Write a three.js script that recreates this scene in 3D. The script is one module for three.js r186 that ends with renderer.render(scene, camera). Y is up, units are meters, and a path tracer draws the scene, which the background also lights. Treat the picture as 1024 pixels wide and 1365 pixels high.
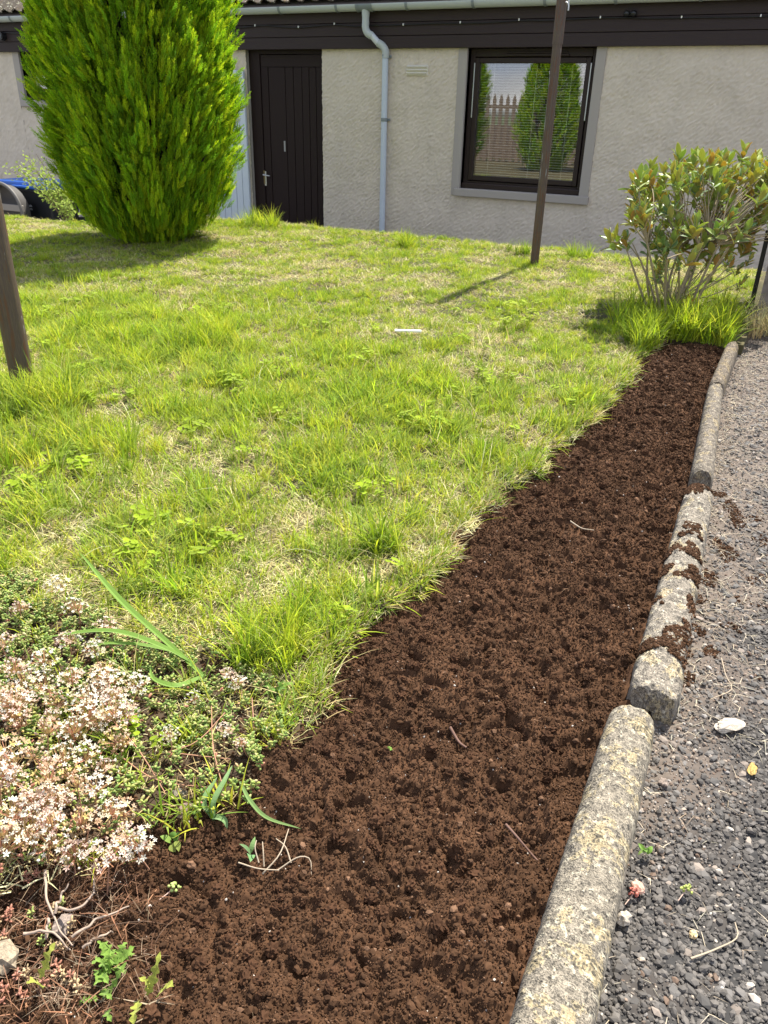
import * as THREE from 'three';
import { mergeGeometries } from 'three/addons/utils/BufferGeometryUtils.js';
import { RoundedBoxGeometry } from 'three/addons/geometries/RoundedBoxGeometry.js';
import { createNoise2D, createNoise3D } from 'simplex-noise';

// ------------------------------------------------------------------ camera, sky, sun, exposure
// World: x runs along the house wall, z is the distance in front of it, y is up (metres).
const scene = new THREE.Scene();
const F = 1050, PITCH = 27.13 * Math.PI / 180, ROLL = 1.415 * Math.PI / 180, YAW = 26.5 * Math.PI / 180;
const CAM = new THREE.Vector3(5.383, 1.35, 8.918);
const toWorld = (v) => new THREE.Vector3(v.x * Math.cos(YAW) + v.z * Math.sin(YAW), v.y, -v.x * Math.sin(YAW) + v.z * Math.cos(YAW));
const fw0 = new THREE.Vector3(0, -Math.sin(PITCH), -Math.cos(PITCH));
const up0 = new THREE.Vector3().crossVectors(new THREE.Vector3(1, 0, 0), fw0);
const rt1 = new THREE.Vector3(Math.cos(ROLL), 0, 0).addScaledVector(up0, Math.sin(ROLL));
const up1 = new THREE.Vector3().crossVectors(rt1, fw0);
const RT = toWorld(rt1), UP = toWorld(up1), FW = toWorld(fw0);
const camera = new THREE.PerspectiveCamera(2 * Math.atan(682.5 / F) * 180 / Math.PI, 768 / 1024, 0.05, 600);
camera.position.copy(CAM);
camera.quaternion.setFromRotationMatrix(new THREE.Matrix4().makeBasis(RT, UP, FW.clone().negate()));
scene.add(camera);

const renderer = new THREE.WebGLRenderer({ antialias: true });
renderer.toneMapping = THREE.LinearToneMapping;
renderer.toneMappingExposure = 2.05;
renderer.shadowMap.enabled = true;

let seedState = 12345;
function rng() { seedState = (seedState + 0x6d2b79f5) | 0; let t = Math.imul(seedState ^ (seedState >>> 15), 1 | seedState); t = (t + Math.imul(t ^ (t >>> 7), 61 | t)) ^ t; return ((t ^ (t >>> 14)) >>> 0) / 4294967296; }
const rr = (a, b) => a + (b - a) * rng();
const pick = (a) => a[Math.floor(rng() * a.length) % a.length];
const n2 = createNoise2D(rng), n3 = createNoise3D(rng);
const clamp = (x, a = 0, b = 1) => Math.min(b, Math.max(a, x));
const lerp = (a, b, t) => a + (b - a) * t;
const sstep = (a, b, x) => { const t = clamp((x - a) / (b - a)); return t * t * (3 - 2 * t); };
function fbm(x, y, oct = 4, gain = 0.5) { let s = 0, a = 1, n = 0; for (let i = 0; i < oct; i++) { s += a * n2(x + i * 17.3, y - i * 9.1); n += a; a *= gain; x *= 2.03; y *= 2.03; } return s / n; }

const SUN_ELEV = 59 * Math.PI / 180, SUN_TURN = 7 * Math.PI / 180;
const sunDir = new THREE.Vector3(Math.sin(SUN_TURN) * Math.cos(SUN_ELEV), Math.sin(SUN_ELEV), -Math.cos(SUN_TURN) * Math.cos(SUN_ELEV));
{
  const w = 1024, h = 512, d = new Float32Array(w * h * 4);
  for (let j = 0; j < h; j++) for (let i = 0; i < w; i++) {
    const el = ((j + 0.5) / h - 0.5) * Math.PI, az = (i + 0.5) / w * 2 * Math.PI;
    const X = Math.cos(el) * Math.cos(az), Y = Math.sin(el), Z = Math.cos(el) * Math.sin(az);
    let r, g, b;
    if (Y < -0.02) { r = 0.26; g = 0.27; b = 0.2; } else {
      const t = Math.pow(clamp(1 - Y), 2.2);
      r = lerp(0.20, 0.72, t); g = lerp(0.36, 0.82, t); b = lerp(0.78, 0.98, t);
      const q = 1 / (Y + 0.35);
      let c = 0, a = 1, s = 1.1, nn = 0;
      for (let o = 0; o < 5; o++) { c += a * n3(X * q * s + 3, Y * s * 0.6 + o * 5.2, Z * q * s - 7); nn += a; a *= 0.52; s *= 2.1; }
      c = sstep(-0.22, 0.42, c / nn) * 0.95;
      const cl = 1.12 + 0.25 * n3(X * q * 4, Y * 3, Z * q * 4);
      r = lerp(r, cl, c); g = lerp(g, cl * 0.985, c); b = lerp(b, cl * 0.96, c);
    }
    const k = (j * w + i) * 4; d[k] = r; d[k + 1] = g; d[k + 2] = b; d[k + 3] = 1;
  }
  const t = new THREE.DataTexture(d, w, h, THREE.RGBAFormat, THREE.FloatType);
  t.mapping = THREE.EquirectangularReflectionMapping; t.magFilter = t.minFilter = THREE.LinearFilter; t.wrapS = THREE.RepeatWrapping; t.needsUpdate = true;
  scene.background = t; scene.environment = t;
  scene.backgroundIntensity = 0.62; scene.environmentIntensity = 0.62;
}
const sun = new THREE.DirectionalLight(new THREE.Color().setRGB(1, 0.94, 0.84), 5.0);
sun.position.copy(sunDir).multiplyScalar(30).add(new THREE.Vector3(2, 0, 5));
sun.target.position.set(2, 0, 5);
sun.castShadow = true; sun.shadow.radius = 1;
sun.shadow.mapSize.set(4096, 4096);
Object.assign(sun.shadow.camera, { left: -14, right: 14, top: 14, bottom: -14, near: 1, far: 70 });
scene.add(sun, sun.target);

// ------------------------------------------------------------------ helpers
function rayDir(px, py) { return FW.clone().multiplyScalar(F).addScaledVector(RT, px - 512).addScaledVector(UP, -(py - 682.5)); }
const G = (z) => 0.25 * clamp((7.6 - z) / 6.15);          // the garden rises gently towards the house
function hit(px, py, off = 0) {                            // where the sight line through a photo pixel meets the ground (+ off)
  const d = rayDir(px, py); let y = 0, t = 0;
  for (let i = 0; i < 60; i++) { t = (y - CAM.y) / d.y; y = 0.5 * y + 0.5 * (G(CAM.z + t * d.z) + off); }
  return new THREE.Vector3(CAM.x + t * d.x, y, CAM.z + t * d.z);
}
function onWall(px, py, z = 0) { const d = rayDir(px, py), t = (z - CAM.z) / d.z; return new THREE.Vector3(CAM.x + t * d.x, CAM.y + t * d.y, z); }
function toPx(p) { const v = p.clone().sub(CAM), z = v.dot(FW); return [512 + F * v.dot(RT) / z, 682.5 - F * v.dot(UP) / z, z]; }
const V = (x, y, z) => new THREE.Vector3(x, y, z);
const rgb = (r, g, b) => new THREE.Color().setRGB(r, g, b);
const names = {};
function numbered(n) { const k = names[n] = (names[n] ?? -1) + 1; return k ? n + '_' + String(k).padStart(3, '0') : n; }
function shadowed(o) { o.castShadow = o.receiveShadow = true; return o; }
function part(parent, name, geo, mat) { const m = shadowed(new THREE.Mesh(geo, mat)); m.name = name; parent.add(m); return m; }
function thing(name, label, category, group) {
  const o = new THREE.Group(); o.name = numbered(name); o.userData = { label, category }; if (group) o.userData.group = group; scene.add(o); return o;
}
function single(name, geo, mat, label, category, group) {
  const m = shadowed(new THREE.Mesh(geo, mat)); m.name = numbered(name); m.userData = { label, category }; if (group) m.userData.group = group; scene.add(m); return m;
}
function structure(name, geo, mat, label, category) {
  const m = shadowed(new THREE.Mesh(geo, mat)); m.name = numbered(name); m.userData = { label, category, kind: 'structure' }; scene.add(m); return m;
}
function instances(parent, name, geo, mat, list, info) {   // list of [matrix, color]
  const m = shadowed(new THREE.InstancedMesh(geo, mat, list.length)); m.name = parent === scene ? numbered(name) : name;
  list.forEach(([mx, c], i) => { m.setMatrixAt(i, mx); if (c) m.setColorAt(i, c); });
  m.instanceMatrix.needsUpdate = true; if (m.instanceColor) m.instanceColor.needsUpdate = true;
  m.userData = { kind: 'stuff', ...(info || {}) }; parent.add(m); return m;
}
const _q = new THREE.Quaternion(), _e = new THREE.Euler();
function mtx(p, rx, ry, rz, sx, sy = sx, sz = sx) { return new THREE.Matrix4().compose(p, _q.setFromEuler(_e.set(rx, ry, rz, 'YXZ')), V(sx, sy, sz)); }
class Tri {                                                // triangle soup with vertex colours
  constructor() { this.p = []; this.c = []; }
  tri(a, b, c, k) { this.p.push(a.x, a.y, a.z, b.x, b.y, b.z, c.x, c.y, c.z); for (let i = 0; i < 3; i++) this.c.push(k.r, k.g, k.b); }
  quad(a, b, c, d, k) { this.tri(a, b, c, k); this.tri(a, c, d, k); }
  geo() { const g = new THREE.BufferGeometry(); g.setAttribute('position', new THREE.Float32BufferAttribute(this.p, 3)); g.setAttribute('color', new THREE.Float32BufferAttribute(this.c, 3)); g.computeVertexNormals(); return g; }
}
function gridGeo(nu, nv, fn, color) {                      // (u,v) grid, fn returns a Vector3 or null; smooth normals; uv from fn's userdata
  const p = new Float32Array((nu + 1) * (nv + 1) * 3), uv = new Float32Array((nu + 1) * (nv + 1) * 2), c = color ? new Float32Array(p.length) : null, idx = new Uint32Array(nu * nv * 6);
  let k = 0;
  for (let j = 0; j <= nv; j++) for (let i = 0; i <= nu; i++, k++) {
    const [x, y, z, uu, vv] = fn(i / nu, j / nv, i, j);
    p[k * 3] = x; p[k * 3 + 1] = y; p[k * 3 + 2] = z; uv[k * 2] = uu ?? i / nu; uv[k * 2 + 1] = vv ?? j / nv;
    if (c) { const q = color(x, y, z); c[k * 3] = q[0]; c[k * 3 + 1] = q[1]; c[k * 3 + 2] = q[2]; }
  }
  k = 0;
  for (let j = 0; j < nv; j++) for (let i = 0; i < nu; i++) { const a = j * (nu + 1) + i, b = a + 1, d = a + nu + 1, e = d + 1; idx[k++] = a; idx[k++] = b; idx[k++] = e; idx[k++] = a; idx[k++] = e; idx[k++] = d; }
  const g = new THREE.BufferGeometry();
  g.setAttribute('position', new THREE.BufferAttribute(p, 3)); g.setAttribute('uv', new THREE.BufferAttribute(uv, 2));
  if (c) g.setAttribute('color', new THREE.BufferAttribute(c, 3));
  g.setIndex(new THREE.BufferAttribute(idx, 1)); g.computeVertexNormals(); return g;
}
function box(x0, x1, y0, y1, z0, z1, r = 0) {
  const w = x1 - x0, h = y1 - y0, d = z1 - z0;
  const g = r > 0 ? new RoundedBoxGeometry(w, h, d, 2, r) : new THREE.BoxGeometry(w, h, d);
  g.translate((x0 + x1) / 2, (y0 + y1) / 2, (z0 + z1) / 2); return g;
}
function tube(pts, r0, r1 = r0, sides = 8, taperEnd = false) {   // tapered tube along points
  const curve = new THREE.CatmullRomCurve3(pts, false, 'centripetal'), n = Math.max(2, (pts.length - 1) * 4);
  const g = new THREE.TubeGeometry(curve, n, 1, sides, false), p = g.attributes.position, nr = g.attributes.normal;
  for (let i = 0; i <= n; i++) { const c = curve.getPointAt(i / n), r = lerp(r0, r1, i / n); for (let j = 0; j <= sides; j++) { const k = i * (sides + 1) + j; p.setXYZ(k, c.x + nr.getX(k) * r, c.y + nr.getY(k) * r, c.z + nr.getZ(k) * r); } }
  return g;
}
function poleGeo(x, z, y0, y1, r, seg = 20) { const g = new THREE.CylinderGeometry(r, r, y1 - y0, seg, 24); g.translate(x, (y0 + y1) / 2, z); return g; }
function texture(w, h, fn, srgb = false, repeat) {
  const d = new Uint8Array(w * h * 4);
  for (let j = 0; j < h; j++) for (let i = 0; i < w; i++) { const c = fn(i / w, j / h, i, j), k = (j * w + i) * 4; d[k] = clamp(c[0]) * 255; d[k + 1] = clamp(c[1]) * 255; d[k + 2] = clamp(c[2]) * 255; d[k + 3] = 255; }
  const t = new THREE.DataTexture(d, w, h); t.wrapS = t.wrapT = THREE.RepeatWrapping; t.magFilter = THREE.LinearFilter; t.minFilter = THREE.LinearMipmapLinearFilter; t.generateMipmaps = true;
  if (srgb) t.colorSpace = THREE.SRGBColorSpace; if (repeat) t.repeat.set(...repeat); t.needsUpdate = true; return t;
}
// noise that repeats over the unit square
function tileNoise(u, v, f, s = 0) { const a = u * 2 * Math.PI, b = v * 2 * Math.PI, R = f / (2 * Math.PI); return 0.5 * (n3(Math.cos(a) * R + s, Math.sin(a) * R - s, Math.cos(b) * R + s * 2) + n3(Math.sin(b) * R + s + 40, Math.cos(a) * R + 9, Math.sin(a) * R + 3 - s)); }
const std = (o) => new THREE.MeshStandardMaterial(o);
const phy = (o) => new THREE.MeshPhysicalMaterial(o);
const leafMat = (o) => phy({ specularIntensity: 0.3, roughness: 1, transmission: 0.42, thickness: 0, side: THREE.DoubleSide, vertexColors: true, ...o });

// ------------------------------------------------------------------ setting: ground, lawn, bed, paths
const BED_END = 3.95;                                      // the bed stops here, in front of the bush
const bedEdge = (z) => {                                   // left edge of the dug bed
  let x = 4.56 + 0.16 * sstep(6.6, 5.2, z) + 0.045 * n2(z * 2.3, 4.2) + 0.03 * n2(z * 6.1, 1.7) + 0.014 * n2(z * 17, 8.2);
  x -= 0.06 * sstep(6.95, 7.1, z) * sstep(7.75, 7.5, z);
  x -= 0.55 * Math.pow(clamp((z - 8.0) / 0.6), 1.3);
  return x;
};
const kerbX = (z) => 5.19 - 0.105 * clamp((7.3 - z) / 3.2);   // left foot of the kerb line
const inBed = (x, z) => z > BED_END + 0.06 * n2(x * 4, 2.2) && x > bedEdge(z) && x < 5.3;
const lawnBack = (x) => x > -0.6 ? 1.62 : x < -1.3 ? 2.62 : lerp(2.62, 1.62, sstep(-1.3, -0.6, x));
const lawnBump = (x, z) => 0.018 * fbm(x * 0.9, z * 0.9, 3) + 0.008 * n2(x * 4, z * 4);
const lawnY = (x, z) => G(z) + 0.012 + lawnBump(x, z);

const inSedum = (x, z) => { const e = 4.46 - 0.3 * sstep(7.75, 7.5, z) + 0.05 * n2(x * 7, z * 7); return z > 7.62 - 0.06 * sstep(3.6, 4.4, x) + 0.06 * n2(x * 5, z * 5 + 7) && x < e + 0.1 && x > 2.9; };
const dryness = (x, z) => clamp(0.45 + 0.85 * fbm(x * 0.6 + 3, z * 0.8 - 2, 4, 0.6) + 0.4 * n2(x * 2.4, z * 2.9) + 0.32 * sstep(5.6, 7.4, z) + 0.22 * sstep(0.7, 0.05, bedEdge(z) - x) * (z > 4.2 ? 1 : 0) - 0.1 * sstep(5.5, 3.5, z));

{
  const g = new THREE.CircleGeometry(300, 64); g.rotateX(-Math.PI / 2);
  const m = structure('ground', g, std({ color: rgb(0.10, 0.12, 0.05), roughness: 1 }), 'wide rough ground beyond the garden', 'ground'); m.position.y = -0.34;
}
{ // lawn: turf sheet with a cut edge along the bed
  const zs = []; for (let z = 1.62; z < 9.6; z += 0.045) zs.push(z); for (let z = 9.7; z < 21; z += 0.4) zs.push(z);
  const col = (x, y, z) => { const f = 0.5 + 0.5 * fbm(x * 9, z * 9, 4, 0.7), s = dryness(x, z); const k = 0.75 + 0.5 * (0.5 + 0.5 * n2(x * 40, z * 40)); if (x > (z < BED_END ? 9 : bedEdge(z) - 0.012) || inSedum(x, z) || (z > 7.9 && x > 3)) return [0.06 * k, 0.04 * k, 0.022 * k]; return [lerp(0.06, 0.15, s * f) * k, lerp(0.055, 0.12, s * f) * k, lerp(0.02, 0.055, s * f) * k]; };
  const NX = 240;
  const sheet = gridGeo(NX, zs.length - 1, (u, v, i, j) => {
    const xr = (z) => (z < BED_END ? kerbX(z) + 0.12 : bedEdge(z));
    let z = zs[j]; const x1 = xr(z), x0 = -9;
    const t = 1 - Math.pow(1 - i / NX, 2.2); let x = lerp(x0, x1, t);
    z = Math.max(z, lawnBack(x));
    let y = lawnY(x, z);
    if (i === NX) y -= 0.10; else if (z > 7.7) y -= 0.03 * sstep(7.7, 8.0, z) * sstep(x1 - 0.4, x1, x); else if (j === 0) y -= 0.5;
    return [x, y, z, x, z];
  }, col);
  structure('lawn', sheet, std({ vertexColors: true, roughness: 1 }), 'rough sunlit lawn of green and straw coloured grass', 'lawn');
}
const soilLump = (x, z) => {
  const wx = x + 0.03 * n2(x * 8, z * 8), wz = z + 0.03 * n2(x * 8 + 5, z * 8 - 3);
  let h = 0.022 * fbm(x * 2.6, z * 2.6, 2);
  const a = fbm(wx * 7.5, wz * 7.5, 2), b = n2(wx * 19 + 7, wz * 19), c = n2(wx * 42, wz * 42 - 4), e = n2(wx * 75, wz * 75 + 8);
  h += 0.026 * a - 0.010 * Math.abs(a) + 0.0075 * b + 0.0045 * Math.abs(c) + 0.003 * e;
  const pit = n2(wx * 6.5 + 31, wz * 6.5 + 11); h -= 0.026 * sstep(0.6, 1.0, pit + 0.2 * c) * (0.6 + 0.5 * e); h += 0.004 * n2(wx * 60 + 9, wz * 60);
  h += 0.0035 * n2(x * 125, z * 125);
  return h;
};
const soilY = (x, z) => {
  let y = G(z) - 0.018 + soilLump(x, z);
  const mound = Math.exp(-(((x - 4.62) / 0.12) ** 2 + ((z - 7.80) / 0.16) ** 2)); y += 0.035 * mound;
  y += 0.012 * sstep(0.0, 0.25, x - bedEdge(z)) - (z > 7.2 ? 0.006 : 0.016) * sstep(-0.14, -0.01, x - kerbX(z));
  return y;
};
{ // the dug bed of dark compost
  const zs = []; let z = 9.0; while (z > BED_END - 0.25) { zs.push(z); const d = Math.hypot(z - CAM.z, 1.35); z -= Math.max(0.0042, 0.0027 * d); }
  const X0 = 4.15, NX = 270;
  const g = gridGeo(NX, zs.length - 1, (u, v, i, j) => { const zz = zs[j], x = lerp(X0 - (zz > 8 ? 0.5 * sstep(8, 8.6, zz) : 0), kerbX(zz) + 0.08, u); return [x, soilY(x, zz) - 0.25 * sstep(BED_END + 0.02, BED_END - 0.2, zz) - 0.05 * sstep(0.0, -0.25, x - bedEdge(zz)), zz, x, zz]; },
    (x, y, z) => { const f = 0.5 + 0.5 * fbm(x * 30, z * 30, 3, 0.7), m = 0.8 + 0.4 * (0.5 + 0.5 * n2(x * 90, z * 90)), w = clamp(0.5 + 0.9 * fbm(x * 3.1, z * 3.1, 3)); return [lerp(0.052, 0.096, f) * m * lerp(0.8, 1.3, w), lerp(0.0270, 0.0490, f) * m * lerp(0.8, 1.28, w), lerp(0.0142, 0.0250, f) * m * lerp(0.8, 1.3, w)]; });
  const gi = g.index.array; for (let i = 0; i < gi.length; i += 3) { const t = gi[i + 1]; gi[i + 1] = gi[i + 2]; gi[i + 2] = t; } g.computeVertexNormals();
  if (g.attributes.normal.getY(1000) < 0) { for (let i = 0; i < gi.length; i += 3) { const t = gi[i + 1]; gi[i + 1] = gi[i + 2]; gi[i + 2] = t; } g.computeVertexNormals(); }
  structure('soil_bed', g, phy({ vertexColors: true, roughness: 1, specularIntensity: 0.3 }), 'freshly dug strip of dark brown crumbly compost', 'soil');
}
const tarY = (x, z) => G(z) - 0.045 + 0.008 * fbm(x * 2, z * 2, 3) + 0.0035 * n2(x * 60, z * 60) + 0.002 * n2(x * 150, z * 150);
const dirtOn = (x, z) => clamp(0.95 * sstep(5.62, 5.34, x + 0.12 * fbm(x * 3, z * 3, 3)) * sstep(7.75, 7.35, z) + 0.9 * sstep(7.4, 6.5, z) * sstep(-0.25, 0.5, fbm(x * 2.6 + 4, z * 2.2, 4)) + 0.25 * sstep(0.2, 0.7, n2(x * 7, z * 7)));
{ // old tarmac path beside the bed
  const zs = []; let z = 9.4; while (z > -0.2) { zs.push(z); z -= Math.max(0.007, 0.004 * Math.hypot(z - CAM.z, 1.35)); }
  const g = gridGeo(190, zs.length - 1, (u, v, i, j) => { const x = lerp(5.22, 6.9, Math.pow(u, 1.2)) , zz = zs[j], xx = x - 0.1 * clamp((7.3 - zz) / 3.2); return [xx, tarY(xx, zz) - 0.5 * sstep(1.9, 1.7, zz), zz, xx, zz]; },
    (x, y, z) => { const f = 0.5 + 0.5 * fbm(x * 50, z * 50, 3, 0.8), d = dirtOn(x, z), k = 0.7 + 0.6 * f; return [lerp(0.038, 0.135, d) * k, lerp(0.036, 0.108, d) * k, lerp(0.034, 0.086, d) * k]; });
  structure('tarmac_path', g, std({ vertexColors: true, roughness: 0.95, side: THREE.DoubleSide }), 'worn dark tarmac path with loose grit and brown dirt', 'path');
  const far = box(6.88, 30, -0.5, -0.03, 1.9, 30); structure('tarmac_yard', far, std({ color: rgb(0.06, 0.058, 0.055), roughness: 0.95 }), 'dark tarmac ground reaching away beside the path', 'path');
  structure('house_path', box(-12, 12, -0.33, -0.22, 0, 2.9), std({ color: rgb(0.30, 0.29, 0.26), roughness: 0.95 }), 'sunken concrete path along the foot of the house', 'path');
}

// ------------------------------------------------------------------ the house
const brown = phy({ color: rgb(0.026, 0.0155, 0.013), roughness: 0.5, specularIntensity: 0.6 });
const grain = texture(512, 512, (u, v) => { const g = 0.5 + 0.25 * tileNoise(u, v * 0 + 0.3, 60, 2) + 0.18 * tileNoise(u, v, 26, 5) + 0.1 * tileNoise(u, v, 90, 8); return [g, g, g]; });
const brownBoard = phy({ specularIntensity: 0.5, color: rgb(0.034, 0.0225, 0.022), roughness: 0.55, bumpMap: grain, bumpScale: 0.002 });
const doorPaint = phy({ specularIntensity: 0.35, color: rgb(0.019, 0.0105, 0.0095), roughness: 0.5, bumpMap: grain, bumpScale: 0.0015 });
const house = thing('house', 'long low cream rendered bungalow with dark brown fascia and tiled roof', 'house');
const WIN = { x0: 1.79, x1: 3.15, y0: 0.57, y1: 1.93 }, WIN2 = { x0: -4.9, x1: -3.7, y0: 1.36, y1: 1.93 }, DOOR = { x0: -1.06, x1: 0.0 };
{
  const lump = (x, y) => {
    const wx = x + 0.006 * n2(x * 30, y * 30), wy = y + 0.006 * n2(x * 30 + 9, y * 30);
    return 0.0042 * n2(wx * 24, wy * 34) + 0.0062 * n2(wx * 52 + 3, wy * 68) + 0.003 * n2(x * 120, y * 120) + 0.004 * n2(x * 3, y * 3);
  };
  const tone = (x, y) => { const f = fbm(x * 1.4, y * 1.4, 4, 0.6), s = n2(x * 60, y * 80) * 0.06, st = sstep(0.25, 0.8, n2(x * 5, y * 1.1 + 20)) * 0.05; const k = 1 + 0.09 * f + s - st; return [0.60 * k, 0.525 * k, 0.43 * k]; };
  const panels = [[-9, -5.02, -0.3, 1.95], [-5.02, -3.58, -0.3, 1.26], [-3.58, -1.06, -0.3, 1.95], [0, 1.69, -0.3, 1.95], [1.69, 3.25, -0.3, 0.49], [3.25, 9, -0.3, 1.95]];
  const fine = (x0, x1) => (x1 <= -1 ? 0.022 : 0.0125);
  const gs = panels.map(([x0, x1, y0, y1]) => { const s = fine(x0, x1), g = gridGeo(Math.round((x1 - x0) / s), Math.round((y1 - y0) / s), (u, v) => { const x = lerp(x0, x1, u), y = lerp(y0, y1, v); return [x, y, 0.004 + lump(x, y), x, y]; }, (x, y) => tone(x, y)); return g; });
  part(house, 'wall', mergeGeometries(gs), std({ vertexColors: true, roughness: 0.95 }));
  const back = [box(-9, -5.02, -0.3, 2.3, -0.3, -0.02), box(-5.02, -4.9, -0.3, 2.3, -0.3, -0.022), box(-4.9, -3.7, -0.3, 1.3, -0.3, -0.02), box(-3.7, -1.06, -0.3, 2.3, -0.3, -0.021), box(0, 1.79, -0.3, 2.3, -0.3, -0.02), box(1.79, 3.15, -0.3, 0.52, -0.3, -0.021), box(3.15, 9, -0.3, 2.3, -0.3, -0.02), box(1.79, 3.15, 1.94, 2.3, -0.3, -0.022), box(-1.06, 0, 1.94, 2.3, -0.3, -0.021), box(-4.9, -3.7, 1.94, 2.3, -0.3, -0.021),
    box(-9, -8.7, -0.3, 2.3, -7, -0.31), box(8.7, 9, -0.3, 2.3, -7, -0.31), box(-9, 9, -0.3, 2.3, -7.3, -7.01)];
  part(house, 'masonry', mergeGeometries(back.map((g) => { g.deleteAttribute('uv'); return g; })), std({ color: rgb(0.35, 0.32, 0.28), roughness: 0.95 }));
  // smooth painted surround and sill of the large window
  const band = std({ color: rgb(0.36, 0.325, 0.29), roughness: 0.85, bumpMap: grain, bumpScale: 0.001 });
  part(house, 'window_surround', box(1.69, 1.79, 0.492, 1.945, -0.12, 0.016, 0.004), band); part(house, 'window_surround', box(3.15, 3.25, 0.492, 1.945, -0.12, 0.016, 0.004), band);
  part(house, 'sill', box(1.735, 3.262, 0.488, 0.568, -0.14, 0.05, 0.008), band);
  for (const x of [-5.02, -3.7]) part(house, 'window_surround', box(x, x + 0.12, 1.262, 1.945, -0.12, 0.016, 0.004), band);
  part(house, 'sill', box(-4.98, -3.6, 1.26, 1.345, -0.14, 0.05, 0.008), band);
}
const glass = phy({ color: 0xffffff, roughness: 0.0, transmission: 1, thickness: 0, ior: 2.33 });
function windowUnit(W, big) {
  const w = new THREE.Group(); w.name = 'window'; house.add(w);
  const z = -0.085, fr = 0.055, sw = 0.05, t = 0.06;
  const F0 = part(w, 'frame', mergeGeometries([box(W.x0, W.x0 + fr, W.y0, W.y1, z - t, z, 0.005), box(W.x1 - fr, W.x1, W.y0, W.y1, z - t, z, 0.005), box(W.x0 + fr, W.x1 - fr, W.y1 - 0.075, W.y1, z - t, z + 0.001, 0.005), box(W.x0 + fr, W.x1 - fr, W.y0, W.y0 + 0.075, z - t, z + 0.001, 0.005), box(W.x0 - 0.005, W.x1 - 0.01, W.y0 - 0.005, W.y0 + 0.055, z, z + 0.045, 0.012)]), brown);
  const a = W.x0 + fr + 0.006, b = W.x1 - fr - 0.006, c = W.y0 + 0.083, d = W.y1 - 0.083;
  part(w, 'sash', mergeGeometries([box(a, a + sw, c, d, z - t + 0.01, z + 0.016, 0.006), box(b - sw, b, c, d, z - t + 0.01, z + 0.016, 0.006), box(a + sw, b - sw, d - sw, d, z - t + 0.01, z + 0.015, 0.006), box(a + sw, b - sw, c, c + sw, z - t + 0.01, z + 0.015, 0.006)]), brown);
  for (const zz of [z - 0.012, z - 0.034]) { const p = new THREE.PlaneGeometry(b - a - 2 * sw + 0.01, d - c - 2 * sw + 0.01); p.translate((a + b) / 2, (c + d) / 2, zz); part(w, 'pane', p, glass); }
  if (big) {
    part(w, 'trickle_vent', mergeGeometries([box(2.18, 2.86, W.y1 - 0.07, W.y1 - 0.05, z, z + 0.02, 0.004), box(2.2, 2.84, W.y1 - 0.045, W.y1 - 0.03, z, z + 0.012, 0.003)]), brown);
    for (const [x, dx] of [[a - 0.004, 0], [b + 0.004, 0]]) part(w, 'stay', box(x - 0.006, x + 0.006, 1.28, 1.80, z + 0.001, z + 0.02, 0.003), std({ color: rgb(0.55, 0.56, 0.58), roughness: 0.35, metalness: 0.8 }));
  }
  return [a + sw, b - sw, c + sw, d - sw];
}
const [gx0, gx1, gy0, gy1] = windowUnit(WIN, true);
const [hx0, hx1, hy0, hy1] = windowUnit(WIN2, false);
{ // rooms behind the windows
  const inner = std({ color: rgb(0.16, 0.145, 0.13), roughness: 0.95, side: THREE.DoubleSide });
  for (const [x0, x1] of [[0.8, 4.6], [-6, -2.6]]) part(house, 'room', mergeGeometries([box(x0, x1, -0.25, -0.2, -3.5, -0.31), box(x0, x1, 2.24, 2.29, -3.5, -0.31), box(x0 - 0.1, x0, -0.25, 2.29, -3.5, -0.31), box(x1, x1 + 0.1, -0.25, 2.29, -3.5, -0.31), box(x0, x1, -0.25, 2.29, -3.6, -3.5)]), inner);
  const blind = thing('venetian_blind', 'open pale venetian blind hanging behind the large window pane', 'blind');
  const slatMat = std({ color: rgb(0.5, 0.5, 0.47), roughness: 0.6 });
  const N = 44, slat = new THREE.BoxGeometry(gx1 - gx0 + 0.03, 0.0012, 0.024); slat.rotateX(0.16);
  for (let i = 0; i < N; i++) { const m = part(blind, 'slat', slat, slatMat); m.position.set((gx0 + gx1) / 2, lerp(gy0 + 0.01, gy1 + 0.005, i / (N - 1)), -0.19); }
  for (const f of [0.12, 0.53, 0.86]) part(blind, 'ladder_cord', box(lerp(gx0, gx1, f) - 0.002, lerp(gx0, gx1, f) + 0.002, gy0 - 0.02, gy1 + 0.03, -0.177, -0.1755), slatMat);
  part(blind, 'head_rail', box(gx0 - 0.03, gx1 + 0.03, gy1 + 0.012, gy1 + 0.045, -0.21, -0.17, 0.003), slatMat);
}
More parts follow.
